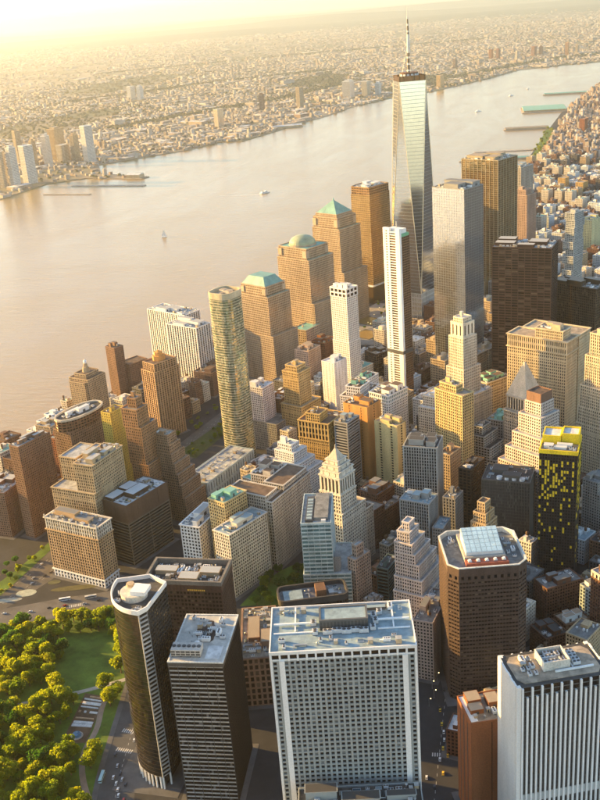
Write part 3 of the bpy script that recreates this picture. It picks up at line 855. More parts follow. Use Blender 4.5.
# --- curved bronze glass tower at the park
cxy = S17
c0 = (sum(p[0] for p in cxy) / len(cxy), sum(p[1] for p in cxy) / len(cxy))
t = empty('curved_tower', (c0[0], c0[1], GZ)); tag(t, 'tower with a quarter round bronze glass front facing the park and white rimmed roof', 'skyscraper')
reserve(c0[0], c0[1], 46, 46, 0)
arc = [(x - c0[0], y - c0[1]) for x, y in cxy]
def chaikin(pts, k=2):
    for _ in range(k):
        q = [pts[0]]
        for a, b in zip(pts, pts[1:]):
            q += [(a[0] * .75 + b[0] * .25, a[1] * .75 + b[1] * .25), (a[0] * .25 + b[0] * .75, a[1] * .25 + b[1] * .75)]
        pts = q + [pts[-1]]
    return pts
cur = chaikin(arc[:7], 2)
P = cur + arc[7:]
nc = len(cur)
h = 165 - GZ
core = offset(P, -.5)
g = MB(); g.prism(core, 12, h - 2, 0, None, 1.6, 3.7); g.build('window_glass', glass_mat((.085, .075, .060), (.12, .105, .085), .3, .07, .8, .006), t)
arc_e = tuple(range(nc - 1)); rest = tuple(range(nc, len(P)))
m = MB(); facade(m, core, 12, h - 2, ST('brown', 'bronze', 3.7, 50, 0, .13, .12, .10), edges=arc_e); m.build('bronze_band', plain((.07, .05, .03), .35, .5), t)
m = MB(); facade(m, core, 12, h - 2, ST('white', 'dark', 3.7, 20, .12, .42, .5, .4), edges=(nc - 1,)); m.build('ladder_wall', wall_mat((.36, .36, .35)), t)
m = MB(); facade(m, core, 12, h - 2, ST('dark', 'dark', 3.7, 3.4, .12, .40, .5, .3), edges=rest); m.build('dark_wall', wall_mat((.032, .029, .027)), t)
o, i_ = offset(P, .3), offset(P, -.75)
m = MB()
for a in range(len(P)):
    b = (a + 1) % len(P)
    m.face([(*P[a], h - 2.6), (*P[b], h - 2.6), (*o[b], h - 2), (*o[a], h - 2)]); m.face([(*o[a], h - 2), (*o[b], h - 2), (*o[b], h + 1.4), (*o[a], h + 1.4)])
    m.face([(*o[a], h + 1.4), (*o[b], h + 1.4), (*i_[b], h + 1.4), (*i_[a], h + 1.4)]); m.face([(*i_[b], h - 3), (*i_[a], h - 3), (*i_[a], h + 1.4), (*i_[b], h + 1.4)])
m.build('parapet', wm('white'), t)
m = MB(); m.face([(x, y, h - 1.9) for x, y in offset(P, -.4)]); m.build('roof', RF['dark'], t)
m = MB(); m.prism(offset(P, -4), 0, 12, 0, None, 3, 6); m.build('lobby_glass', G['dark'], t)
for k in range(0, len(P), 2):
    m = MB(); m.cyl(offset(P, -1.2)[k], .8, .8, 0, 12.2, 8); m.build('column', wm('white'), t)
m = MB(); m.face([(x, y, 12.0) for x, y in reversed(offset(P, -.3))]); m.build('soffit', wm('white'), t)
m = MB(); m.cyl((2, 3), 10, 10, h - 1.9, h + 3.0, 20); m.cyl((2, 3), 10.4, 10.4, h + 2.4, h + 3.3, 20); m.build('penthouse', wm('pale'), t)
m = MB(); m.box(2, 14, -4, 8, h + 3.3, h + 6.5); m.build('penthouse', wm('white'), t)
m = MB(); m.cyl((-3, 9), 3, 3, h + 3.3, h + 5.5, 14); m.build('cooling_drum', wm('tan'), t)
for k, (x, y) in enumerate(((12, -14), (9, -18), (-10, 4), (-8, -6))): link('roof_unit', AC, t, (x, y, h - 1.88), k, (1.4, 1.4, 1.4))

# --- black tower with grey floor bands
t, lx, ly, h = custom('s1', 'office_tower', 'black glass tower with thin grey floor bands and a stained pale roof')
P = rectp(-lx / 2, lx / 2, -ly / 2, ly / 2); core = offset(P, -.5)
g = MB(); g.prism(core, 0, h, 0, None, 1.7, 3.75); g.build('window_glass', glass_mat((.006, .006, .006), (.10, .10, .10), .07, .2), t)
m = MB(); facade(m, core, 0, h - 4, ST('grey', 'black', 3.75, 1.7, 0, .30, .4, .4), edges=(3, 1)); m.build('floor_band', wall_mat((.30, .30, .29)), t)
m = MB(); facade(m, core, 0, h - 4, ST('grey', 'black', 3.75, 6.8, .05, 0, .5, .4), edges=(3, 1)); m.build('mullion', wall_mat((.05, .05, .05)), t)
m = MB(); facade(m, core, 0, h - 4, ST('dark', 'black', 3.75, 1.9, .25, .30, .5, .3), edges=(0, 2)); m.build('dark_wall', wall_mat((.016, .013, .012)), t)
m = MB(); m.prism(offset(P, .05), h - 4, h - .2, 0, None); m.build('attic_wall', wall_mat((.07, .068, .065)), t)
tier_o, tier_i = offset(P, .2), offset(P, -1.0)
m = MB()
for a in range(4):
    b = (a + 1) % 4
    m.face([(*tier_o[a], h - .5), (*tier_o[b], h - .5), (*tier_o[b], h + .5), (*tier_o[a], h + .5)]); m.face([(*tier_o[a], h + .5), (*tier_o[b], h + .5), (*tier_i[b], h + .5), (*tier_i[a], h + .5)]); m.face([(*tier_i[b], h - .2), (*tier_i[a], h - .2), (*tier_i[a], h + .5), (*tier_i[b], h + .5)])
m.build('parapet', wall_mat((.60, .61, .58)), t)
m = MB(); m.face([(x, y, h) for x, y in offset(P, -.5)]); m.build('roof', roof_mat((.46, .45, .41), .3), t)
rr = random.Random(2); st_ = []
for k in range(26):
    a = 2 * math.pi * k / 26; q = rr.uniform(.6, 1.15); st_.append((8 + 13 * q * math.cos(a), -1 + 9 * q * math.sin(a), h + .03))
m = MB(); m.face(st_); m.build('tar_patch', roof_mat((.075, .055, .045), .6), t)
bx(t, 'roof_membrane', RF['white'], -26, -10, -17, -6, h + .02, h + .25)
m = MB(); m.box(-25, -15, -3, 19, h + 1.4, h + 6.5, 0)
for k in range(6):
    y = -1.2 + k * 3.7; m.cyl((-20, y), 1.45, 1.45, h + 6.5, h + 7.2, 10, 1)
    for zz in (h + 2, h + 4.2): m.box(-25.15, -25, y - 1.5, y + 1.5, zz, zz + 1.5, 1)
for x in (-24.5, -15.8):
    for y in (-2.5, 4.5, 11.5, 18): m.box(x, x + .5, y, y + .5, h, h + 1.4, 1)
m.build('cooling_tower', [wall_mat((.50, .47, .42)), DKM], t)
m = MB(); m.cyl((-9, 3), 2.6, 2.6, h, h + 1.2, 14); m.cyl((-9, 3), 2.6, 1.9, h + 1.2, h + 2.6, 14); m.cyl((-9, 3), 1.9, .5, h + 2.6, h + 3.3, 14); m.build('white_dome', WHITE, t)
kit(t, -8, 27, -17, 17, h + .03, random.Random(12), 'grey', 'pale', 5, 0, 0)

# --- dark brown block behind the curved tower
t, lx, ly, h = custom('bpp', 'office_block', 'dark brown office block with deep framed roof beside the curved tower')
P = rectp(-lx / 2, lx / 2, -ly / 2, ly / 2)
tier(t, P, 0, h - 9, ST((.075, .042, .03), 'brown', 3.7, 3.0, .30, .45, .5, .35, 'dark'), para=.2)
m = MB(); facade(m, offset(P, -.2), h - 8.9, h - 2, ST((.085, .045, .03), 'brown', 20, 3.0, .9, .2, .5, .35)); m.build('attic_wall', wm((.085, .045, .03)), t)
o, i_ = offset(P, .4), offset(P, -1.6)
m = MB()
for a in range(4):
    b = (a + 1) % 4
    m.face([(*o[a], h - 3), (*o[b], h - 3), (*o[b], h + .6), (*o[a], h + .6)]); m.face([(*o[a], h + .6), (*o[b], h + .6), (*i_[b], h + .6), (*i_[a], h + .6)]); m.face([(*i_[b], h - 5), (*i_[a], h - 5), (*i_[a], h + .6), (*i_[b], h + .6)])
m.build('parapet', wall_mat((.17, .15, .125)), t)
m = MB(); m.face([(x, y, h - 4.5) for x, y in offset(P, -1.5)]); m.build('roof', RF['dark'], t)
kit(t, -lx / 2 + 3, lx / 2 - 3, -ly / 2 + 3, ly / 2 - 3, h - 4.48, random.Random(7), 'tan', 'pale', 18, 0, 4, (2.5, 5))
m = MB()
for k in range(9): m.box(-lx / 2 - .62, -lx / 2 - .5, -ly / 2 + 14 + k * 1.7, -ly / 2 + 15.1 + k * 1.7, h - 8.2, h - 6.8)
m.build('sign_letters', plain((.75, .45, .05)), t)

# --- old customs house and its neighbours
t, lx, ly, h = hero('cust', 'customs_house', 'low old brown stone building with skylights on its roof between black and grid towers', ST((.24, .15, .10), 'brown', 6, 4.4, .45, .3, .9, .4, 'tan'), cat='building', kitn=10, bulks=3, cornice=.9)
t, lx, ly, h = custom('whi', 'office_block', 'dark rounded roof office block standing before the bowling green trees')
def rrect(hx, hy, r, n=4):
    q = []
    for cx_, cy_, a0 in ((hx - r, -hy + r, -90), (hx - r, hy - r, 0), (-hx + r, hy - r, 90), (-hx + r, -hy + r, 180)):
        for k in range(n + 1):
            a = R(a0 + 90 * k / n); q.append((cx_ + r * math.cos(a), cy_ + r * math.sin(a)))
    return q
P = rrect(lx / 2, ly / 2, 6)
tier(t, P, 0, h - 5, ST('dark', 'black', 3.6, 3.0, .2, .45, .5, .35, 'dark'), para=.2)
o, i_ = offset(P, .4), offset(P, -1.3)
m = MB()
for a in range(len(P)):
    b = (a + 1) % len(P)
    m.face([(*o[a], h - 5), (*o[b], h - 5), (*o[b], h + .8), (*o[a], h + .8)]); m.face([(*o[a], h + .8), (*o[b], h + .8), (*i_[b], h + .8), (*i_[a], h + .8)]); m.face([(*i_[b], h - 4), (*i_[a], h - 4), (*i_[a], h + .8), (*i_[b], h + .8)])
m.build('parapet', wall_mat((.055, .052, .05)), t)
m = MB(); m.face([(x, y, h - 3.5) for x, y in offset(P, -1.2)]); m.build('roof', RF['grey'], t)
bx(t, 'roof_panel', RF['cool'], -9, 7, 9, 26, h - 3.45, h - 1.5); bx(t, 'penthouse', wm('brown'), -5, 8, -12, -3, h - 3.45, h + 2.5)
kit(t, -9, 9, -27, -13, h - 3.45, random.Random(9), 'grey', 'pale', 8, 0, 1); kit(t, -9, 9, -2, 8, h - 3.45, random.Random(19), 'grey', 'pale', 5, 0, 0)

# --- teal banded glass tower with podium
t, lx, ly, h = custom('two', 'glass_tower', 'teal glass tower with pale floor bands and a slotted flat roof above a podium')
st = ST((.50, .56, .52), 'teal', 4.0, 6.0, .05, .38, .4, .38, 'pale')
tier(t, rectp(-lx / 2, lx / 2, -ly / 2, ly / 2), 0, h, st, para=1.6)
dd = DATA['twop']
dx, dy = dd[0] - DATA['two'][0], dd[1] - DATA['two'][1]
ca, sa = math.cos(-R(DATA['two'][4])), math.sin(-R(DATA['two'][4]))
px, py = dx * ca - dy * sa, dx * sa + dy * ca
PP = rectp(px - dd[2] / 2, px + dd[2] / 2, py - dd[3] / 2, py + dd[3] / 2)
PP = rectp(min(-lx / 2 - 2, px - dd[2] / 2), lx / 2 - 4, py - dd[3] / 2 - 1.5, ly / 2 + .9)
tier(t, PP, 0, dd[5] - GZ, st, para=1.0)
m = MB(); m.box(-lx / 2 + 4, lx / 2 - 8, ly / 2 - 11, ly / 2 - 4, h + .05, h + 2.6, 0)
for k in range(7): m.box(-lx / 2 + 6 + k * 6, -lx / 2 + 10 + k * 6, ly / 2 - 10, ly / 2 - 5, h + 2.6, h + 2.9, 1)
m.build('slotted_plant', [DKM, RF['cool']], t)
bx(t, 'roof_deck', RF['grey'], -lx / 2 + 7, lx / 2 - 3, -ly / 2 + 3, ly / 2 - 12, h + .05, h + 3.4)
link('bulkhead', bulk('white', 'white'), t, (-lx / 2 + 4, -ly / 2 + 7, h + .05), 0, (3, 4, 2.5))
bx(t, 'stair_tower', wm('grey'), -lx / 2 + 3, -lx / 2 + 13, py - dd[3] / 2 + 8, py - dd[3] / 2 + 14, dd[5] - GZ, dd[5] + 14)

# ================================================================ older towers round the green
t, lx, ly, h = custom('b26', 'setback_tower', 'pale stone tower stepping up to a small pyramid with a colonnaded belfry')
stn = ST('pale', 'dark', 3.9, 3.0, .50, .45, .5, .35, 'tan')
db = DATA['b26b']
ca, sa = math.cos(-R(DATA['b26'][4])), math.sin(-R(DATA['b26'][4]))
px, py = (db[0] - DATA['b26'][0]) * ca - (db[1] - DATA['b26'][1]) * sa, (db[0] - DATA['b26'][0]) * sa + (db[1] - DATA['b26'][1]) * ca
reserve(*db[:5])
tier(t, rectp(px - db[2] / 2, px + db[2] / 2, py - db[3] / 2, py + db[3] / 2), 0, db[5] - GZ, stn, roof='brown', cornice=.8)
hx, hy = lx / 2, ly / 2
tier(t, rectp(-hx - 2, hx + 12, -hy - 2, hy + 1), 0, 84, stn, cornice=.6)
tier(t, rectp(-hx, hx, -hy, hy), 84, h - 24, stn, cornice=.5)
tier(t, rectp(-hx + .6, hx - .6, -hy + .6, hy - .6), h - 23.9, h - 6, ST('pale', 'black', 30, 4.2, .40, .22, 1.2, .9, 'tan'), cornice=.9)
for k, (s, z0, z1) in enumerate(((.9, h - 6, h), (.72, h, h + 5), (.55, h + 5, h + 10))):
    tier(t, rectp(-hx * s, hx * s, -hy * s, hy * s), z0, z1, ST('pale', 'dark', 12, 8, .9, .4, .4, .3, 'tan'), cornice=.7)
pyramid(t, 'pyramid_roof', -hx * .5, hx * .5, -hy * .5, hy * .5, h + 10.2, h + 21, wm('stone'), .12)
m = MB(); m.cyl((0, 0), .9, .5, h + 21, h + 25, 8); m.build('finial', wm('stone'), t)
kit(t, px + 2, px + db[2] / 2 - 2, py - db[3] / 2 + 2, py + db[3] / 2 - 2, db[5] - GZ + .04, random.Random(31), 'stone', 'grey', 9, 1, 2)

ornate = ST((.56, .53, .47), 'dark', 3.9, 2.9, .44, .40, .6, .4, 'cool')
hero('cuna', 'office_block', 'pale stone block with blue grey roof and tall white facade along the green', ornate, cat='building', kitn=4, bulks=2, cornice=.9)
cx, cy, lx, ly, th, h = DATA['cunb']
hero('cunb', 'office_block', 'large pale stone block with dark mansard roofs round a light court', ST((.50, .46, .40), 'dark', 3.9, 2.9, .44, .42, .6, .4, 'brown'),
     [(0, 1, 0, .12, 0, h), (0, 1, .12, .97, 0, h - 14), (0, .3, .13, .92, h - 14, h + 5), (.36, .98, .05, .45, h - 14, h + 6), (.55, .97, .46, .9, h - 14, h + 4)], cat='building', kitn=6, bulks=2, cornice=.7)
hero('yel', 'copper_roofed_block', 'small cream tower with green copper roof behind the pale stone block', ST((.55, .43, .22), 'brown', 3.7, 3.0, .46, .42, .5, .35, 'copper'), cat='building', kitn=7, bulks=2, bw_='copper', cornice=.6)
hero('one', 'office_block', 'white corner building with grey flat roof and cornice beside the garage', ST('white', 'dark', 4.0, 3.6, .44, .40, .5, .35, 'pale'), cat='building', kitn=10, bulks=2, cornice=.9)
t, lx, ly, h = hero('gar', 'parking_garage', 'long low garage with broad grey metal roof and pale blue end wall', ST((.36, .46, .50), 'blue', 12, 5.5, .7, .25, .4, .3, 'pale'), cat='garage', kitn=4, bulks=0)
for k in range(9): bx(t, 'roof_rib', wall_mat((.45, .46, .46)), -lx / 2 + 8 + k * 11, -lx / 2 + 8.5 + k * 11, -ly / 2 + 1.5, ly / 2 - 1.5, h - GZ + .05, h - GZ + .6)
for y in (-ly / 2 + 2.5, 0, ly / 2 - 2.5): bx(t, 'roof_rail', STEEL, -lx / 2 + 2, lx / 2 - 2, y - .3, y + .3, h - GZ + .65, h - GZ + 1.1)

t, lx, ly, h = hero('wh', 'apartment_block', 'orange tan block with white arched base and crenellated cornice facing the park',
     ST((.46, .31, .17), 'brown', 3.6, 3.3, .42, .40, .6, .4, 'grey'), [(0, 1, 0, 1, 0, 11, ST('white', 'dark', 5, 4.4, .4, .4, .6, .4)), (0, 1, 0, 1, 11, 60), (0, 1, 0, 1, 60, DATA['wh'][5], ST('pale', 'brown', 4.5, 3.3, .44, .34, .9, .4, 'grey'))], cat='building', kitn=9, bulks=3, cornice=1.2)
for k in range(9): bx(t, 'finial', wm('pale'), -lx / 2 - .5, -lx / 2 + .5, -ly / 2 + k * ly / 8 - .6, -ly / 2 + k * ly / 8 + .6, h - GZ + 1, h - GZ + 4)
hero('wha', 'setback_tower', 'tall sand coloured block with light wells and a cluttered white roof behind the orange block',
     ST((.45, .34, .20), 'brown', 3.6, 3.0, .48, .44, .5, .35, 'pale'), [(0, .55, 0, 1, 0, 88), (.35, .98, .62, 1, 0, DATA['wha'][5] - 4), (.7, .98, .42, .62, 0, DATA['wha'][5] - 2), (.05, .98, 0, .42, 0, DATA['wha'][5])], cat='building', kitn=10, bulks=2, cornice=.8, tank=1)
t, lx, ly, h = hero('g7', 'office_block', 'dark brown box with striped lower floors and a white terraced roof garden',
     ST('bronze', 'brown', 3.7, 60, 0, .42, .4, .38, 'white', None), [(0, 1, 0, 1, 0, DATA['g7'][5] - 22, ST((.16, .13, .09), 'black', 3.6, 30, .02, .42, .6, .55, 'dark')), (0, 1, 0, 1, DATA['g7'][5] - 22, DATA['g7'][5], ST((.11, .066, .04), 'black', 40, 30, .985, .5, .5, .3, 'white'))], cat='building', kitn=14, bulks=4)
for k in range(5): bx(t, 'planter', plain((.05, .08, .02)), -lx / 2 + 10 + k * 10, -lx / 2 + 14 + k * 10, -ly / 2 + 9, -ly / 2 + 11, h - GZ + .05, h - GZ + 1.3)
hero('g11', 'apartment_tower', 'tall narrow brown brick tower with cream striped end wall beside the highway', ST((.21, .12, .075), 'brown', 3.0, 2.6, .5, .5, .45, .3, 'pale'), kitn=7, bulks=2, cat='apartment tower')
hero('g12', 'apartment_block', 'brown brick apartment block beside the highway median', ST('brick', 'brown', 3.0, 3.0, .5, .5, .4, .3, 'pale'), cat='building', kitn=6, bulks=2)
hero('smo', 'apartment_block', 'small orange brick block behind the narrow brown tower', ST('rust', 'brown', 3.2, 3, .5, .5, .4, .3, 'brown'), cat='building', kitn=3)
hero('smw', 'apartment_block', 'low block with pale cluttered roof on the waterfront', ST('tan', 'brown', 3.2, 3, .5, .5, .4, .3, 'pale'), cat='building', kitn=8, bulks=2)

# --- tower with boat shaped crown
cx, cy, lx, ly, th, h = DATA['rit']
t, lx, ly, h = custom('rit', 'hotel_tower', 'brown brick tower with a boat shaped curved crown near the water')
tier(t, rectp(-lx / 2, lx / 2, -ly / 2, ly / 2), 0, h - 16, ST((.21, .13, .085), 'brown', 3.3, 3.0, .5, .48, .45, .3, 'dark'))
def lens(rx, ry, n=12):
    return [(rx * math.cos(2 * math.pi * k / (2 * n)), ry * (abs(math.sin(2 * math.pi * k / (2 * n))) ** .8) * (1 if k < n else -1)) for k in range(2 * n)]
E_ = lens(lx * .56, ly * .56)
m = MB(); m.prism(E_, h - 16, h - 2, 0, None, 3, 3.6); m.build('crown_glass', G['brown'], t)
m = MB(); facade(m, E_, h - 16, h - 2, ST('brown', 'brown', 3.5, 4, .25, .45, .5, .35)); m.build('crown_wall', wm('brown'), t)
o, i_ = offset(E_, .8), offset(E_, -1.4)
m = MB()
for a in range(len(E_)):
    b = (a + 1) % len(E_)
    m.face([(*o[a], h - 2.5), (*o[b], h - 2.5), (*o[b], h), (*o[a], h)]); m.face([(*o[a], h), (*o[b], h), (*i_[b], h), (*i_[a], h)]); m.face([(*i_[b], h - 2.5), (*i_[a], h - 2.5), (*i_[a], h), (*i_[b], h)])
m.build('crown_rim', wm('stone'), t)
m = MB(); m.face([(x, y, h - 2) for x, y in offset(E_, -1)]); m.build('roof', RF['dark'], t)
kit(t, -lx * .38, lx * .38, -ly * .25, ly * .25, h - 1.98, random.Random(77), 'white', 'white', 9, 0, 2)

t, lx, ly, h = hero('rnd', 'apartment_tower', 'stepped sandy tower topped by a white lantern at the water edge', ST((.42, .31, .19), 'brown', 3.1, 3.2, .42, .5, .5, .35, 'brown'),
     [(0, 1, .1, .9, 0, 70), (.1, .9, 0, 1, 0, 74), (.2, .8, .2, .8, 74, DATA['rnd'][5])], cat='apartment tower', kitn=0, bulks=0)
m = MB(); m.cyl((0, 0), 6, 5, h - GZ, h + 5, 12); m.cyl((0, 0), 3.4, 3, h + 5, h + 11, 12); m.build('lantern', wm('tan'), t)
m = MB(); m.cyl((0, 0), 2.4, 2.2, h + 11, h + 14, 10); m.cyl((0, 0), 2.8, .2, h + 14, h + 17, 10); m.build('lantern_cap', WHITE, t)
t, lx, ly, h = hero('red', 'apartment_tower', 'slim red brick tower with lower wing standing on the shore', ST('brick', 'brown', 3.0, 2.8, .5, .5, .4, .3, 'brown'), cat='apartment tower', kitn=2, bulks=2)
dd = DATA['redw']; ca, sa = math.cos(-R(DATA['red'][4])), math.sin(-R(DATA['red'][4]))
px, py = (dd[0] - DATA['red'][0]) * ca - (dd[1] - DATA['red'][1]) * sa, (dd[0] - DATA['red'][0]) * sa + (dd[1] - DATA['red'][1]) * ca
tier(t, rectp(lx / 2 + .3, px + dd[2] / 2, py - dd[3] / 2, py + dd[3] / 2), 0, dd[5], ST('brick', 'brown', 3.0, 2.8, .5, .5, .4, .3, 'brown')); reserve(*dd[:5])
t, lx, ly, h = hero('g16', 'apartment_tower', 'tall tan and brick tower with vertical bays and an orange octagonal cap', ST((.36, .23, .13), 'brown', 3.1, 4.4, .45, .35, .8, .3, 'brown', None), [(0, 1, 0, 1, 0, 104), (.06, .94, .06, .94, 104, DATA['g16'][5])], cat='apartment tower', kitn=0, bulks=0)
m = MB(); m.cyl((0, 0), 9, 9, h - GZ, h + 5, 8); m.cyl((0, 0), 6.5, 6, h + 5, h + 10, 8); m.cyl((0, 0), 3, .3, h + 10, h + 13, 8); m.build('cap', wm('orange'), t)
slabst = ST('white', 'brown', 3.0, 5.2, .42, .16, .9, .3, 'pale')
hero('gatea', 'apartment_slab', 'longer white striped apartment slab by the river with brown window columns', slabst, cat='apartment slab', kitn=7, bulks=3)
hero('gateb', 'apartment_slab', 'shorter white striped apartment slab beside its longer twin by the river', slabst, cat='apartment slab', kitn=7, bulks=2)
hero('low18', 'apartment_block', 'low brick apartment block beside the striped slabs', ST('brick', 'brown', 3.0, 3.0, .5, .5, .4, .3, 'brown'), cat='building', kitn=6, bulks=2)

# --- athletic club, yellow lit slab and the ziggurat
hero('ath', 'setback_tower', 'orange brick setback tower with a square cap beside a bright yellow slab', ST((.32, .175, .085), 'brown', 3.5, 2.9, .5, .46, .5, .35, 'grey'),
     [(0, 1.9, -.3, .8, 0, 82), (0, 1.45, -.15, .9, 82, 128), (0, 1, 0, 1, 128, DATA['ath'][5]), (.3, .85, .2, .75, DATA['ath'][5], DATA['ath'][5] + 11)], kitn=2, cornice=.3)
hero('athy', 'apartment_slab', 'thin slab with bright yellow brick end wall behind the orange setback tower', ST((.55, .40, .08), 'brown', 3.4, 3.2, .6, .6, .4, .3, 'brown'), cat='apartment slab', kitn=4)
hs_ = DATA['step'][5]
hero('step', 'ziggurat_building', 'brown brick building climbing in many narrow steps beside the garage', ST((.29, .19, .115), 'brown', 3.3, 2.8, .48, .48, .45, .3, 'tan'),
     [(-.1, 2.3, -.75, 1, 0, 34), (-.1, 2.1, -.62, 1, 34, 50), (-.1, 1.85, -.48, 1, 50, 64), (-.1, 1.6, -.34, 1, 64, 77), (-.1, 1.4, -.2, 1, 77, 89), (-.05, 1.2, -.1, 1, 89, 100), (0, 1, 0, 1, 100, hs_)], cat='building', kitn=2, bulks=1, para=.7)
reserve(DATA['step'][0] + 12, DATA['step'][1] + 6, 50, 50, 73)

# --- curved green gold glass tower
t, lx, ly, h = custom('w50', 'glass_tower', 'slender round cornered green gold glass tower with an open ring at its top')
P = rrect(lx / 2, ly / 2, 11, 5)
g = MB(); g.prism(P, 0, h - 6, 0, None, 2.4, 3.5); g.build('window_glass', G['green'], t)
m = MB(); facade(m, P, 0, h - 6, ST('gold', 'green', 3.5, 60, 0, .26, .35, .35)); m.build('floor_band', wall_mat((.42, .37, .25), .5), t)
rr = random.Random(50); m = MB()
for k in range(len(P)):
    p, q = P[k], P[(k + 1) % len(P)]; L = math.hypot(q[0] - p[0], q[1] - p[1]); u = ((q[0] - p[0]) / L, (q[1] - p[1]) / L)
    for f in range(62):
        x = 0
        while x < L - 2:
            if rr.random() < .22: m.obox(p, u, (u[1], -u[0]), x, x + 1.6, 0, .25, 3 + f * 3.5, 5.6 + f * 3.5)
            x += 2.4
m.build('blind_panel', wall_mat((.38, .40, .28), .4), t)
o, i_ = offset(P, .3), offset(P, -1.4)
m = MB()
for a in range(len(P)):
    b = (a + 1) % len(P)
    m.face([(*o[a], h - 8), (*o[b], h - 8), (*o[b], h), (*o[a], h)]); m.face([(*o[a], h), (*o[b], h), (*i_[b], h), (*i_[a], h)]); m.face([(*i_[b], h - 8), (*i_[a], h - 8), (*i_[a], h), (*i_[b], h)])
m.build('crown_ring', wall_mat((.50, .42, .28)), t)
m = MB(); m.face([(x, y, h - 7) for x, y in offset(P, -1.2)]); m.build('roof', RF['tan'], t)
kit(t, -10, 10, -10, 10, h - 6.95, random.Random(51), 'pale', 'tan', 8, 0, 3, (3, 7))

# ================================================================ middle ground
res = lambda c, g='dark', r='grey', fh=3.4, bw=2.9: ST(c, g, fh, bw, .48, .46, .45, .32, r)
hero('c1', 'setback_block', 'bright white block stepping down in terraces beside the yellow lit block', res('white', 'dark', 'white'), [(0, 1, 0, 1, 0, 58), (0, .85, .15, 1, 58, 68), (.1, .7, .3, 1, 68, 80), (.2, .55, .45, .95, 80, 88)], cat='building', kitn=3)
hero('c2', 'setback_block', 'ornate yellow brick block with a stepped gable top and arcaded upper floors', ST((.55, .36, .12), 'brown', 3.7, 2.8, .46, .42, .5, .35, 'brown'), [(0, 1, 0, 1, 0, 78), (0, .9, 0, 1, 78, DATA['c2'][5], ST((.55, .36, .12), 'brown', 8, 4.4, .34, .3, .9, .5, 'brown')), (.05, .5, .3, .75, DATA['c2'][5], DATA['c2'][5] + 10)], cat='building', kitn=3, cornice=.7)
hero('c3', 'setback_tower', 'tall golden tan brick tower with a square top behind the ornate yellow block', ST((.52, .37, .17), 'brown', 3.6, 2.7, .46, .42, .5, .35, 'tan'), [(-.2, 1.5, -.2, 1.1, 0, 64), (0, 1, 0, 1, 64, DATA['c3'][5]), (.1, .85, .15, .85, DATA['c3'][5], DATA['c3'][5] + 8)], kitn=2, cornice=.5)
hero('c4', 'apartment_tower', 'white slab tower with violet grey end wall beside the glass tower', ST((.62, .58, .58), 'brown', 3.1, 3.0, .46, .42, .4, .3, 'white'), [(-.1, 1.6, -.8, 1, 0, 42, res('grey')), (0, 1, 0, 1, 42, DATA['c4'][5])], cat='apartment tower', kitn=3)
hero('c4b', 'office_block', 'low brown block with flat white topped roof behind the white slab', res('brown', 'brown', 'white'), cat='building', kitn=5)
hero('c5', 'apartment_tower', 'white tower with a blank pale wall split by one dark slot', ST((.66, .63, .64), 'dark', 3.2, 6, .86, .5, .4, .3, 'white'), cat='apartment tower', kitn=2)
hero('pink', 'apartment_tower', 'pinkish stone tower below the domed tower', ST((.50, .36, .28), 'brown', 3.4, 3, .46, .44, .45, .32, 'tan'), cat='building', kitn=4, tank=1)
hero('orb', 'office_block', 'orange brown block with flat roof beside the pinkish tower', res('rust', 'brown', 'brown'), cat='building', kitn=6)
hero('teal', 'pavilion', 'low block with a sea green roof below the domed tower', ST('granite', 'brown', 4, 4, .5, .5, .4, .3, 'copper'), cat='building', kitn=1, bulks=0)
t, lx, ly, h = hero('w', 'apartment_tower', 'slim white grid tower with taller open frames at its crown', ST('white', 'brown', 3.2, 2.6, .40, .40, .6, .4, 'white'), [(0, 1, 0, 1, 0, 96), (.02, .98, .02, .98, 96, DATA['w'][5] - 13), (0, 1, 0, 1, DATA['w'][5] - 13, DATA['w'][5], ST('white', 'brown', 6.5, 8, .25, .35, .8, .6, 'white'))], kitn=3)
hero('c7', 'office_block', 'dark brown glass box with white edged roof between two white towers', ST('bronze', 'black', 3.8, 4, .2, .35, .3, .2, 'tan'), cat='building', kitn=4, bulks=2)
t, lx, ly, h = custom('g125', 'residential_tower', 'needle slim tower with a white slotted face and a brown glass flank')
tier(t, rectp(-lx / 2, lx / 2, -ly / 2, ly / 2), 0, h - 12, ST((.16, .10, .06), 'bronze', 3.4, 3.2, .12, .35, .4, .3, 'white'))
w4_ = ly * .62
bx(t, 'white_fin_wall', WHITE, -lx / 2 - .9, -lx / 2 + 3.5, -ly / 2 - .7, -ly / 2 + w4_ * .38, 0, h)
bx(t, 'white_fin_wall', WHITE, -lx / 2 - .9, -lx / 2 + 3.5, ly / 2 - w4_ * .62, ly / 2 + .7, 0, h)
m = MB()
for k in range(int(h / 3.6)): m.box(-lx / 2 - .7, -lx / 2 + 2, -ly / 2 + w4_ * .38, ly / 2 - w4_ * .62, k * 3.6, k * 3.6 + 1.2)
m.build('slot_spandrel', WHITE, t)
m = MB()
for k in range(int(h / 3.6)): m.box(-lx / 2 - 1.0, -lx / 2 - .8, ly / 2 - w4_ * .40, ly / 2 - w4_ * .25, k * 3.6 + 1.0, k * 3.6 + 2.8)
m.build('small_window', DKM, t)
bx(t, 'green_netting', plain((.12, .36, .20)), -lx / 2 + 4, lx / 2 - 1, -ly / 2 - .3, ly / 2 - 2, h - 12, h - 8)
bx(t, 'crown_wall', wm('white'), -lx / 2 + 4, lx / 2 - 4, -ly / 2 + 2, ly / 2 - 2, h - 8, h - 2)
bx(t, 'crane_mast', METAL, 3, 4, 2, 3, h - 2, h + 6)
bx(t, 'dark_belt', DKM, -lx / 2 - .95, lx / 2 + .3, -ly / 2 - .8, ly / 2 + .8, h * .36, h * .36 + 5)
tw = ST('white', 'dark', 3.5, 3.2, .40, .44, .55, .4, 'brown')
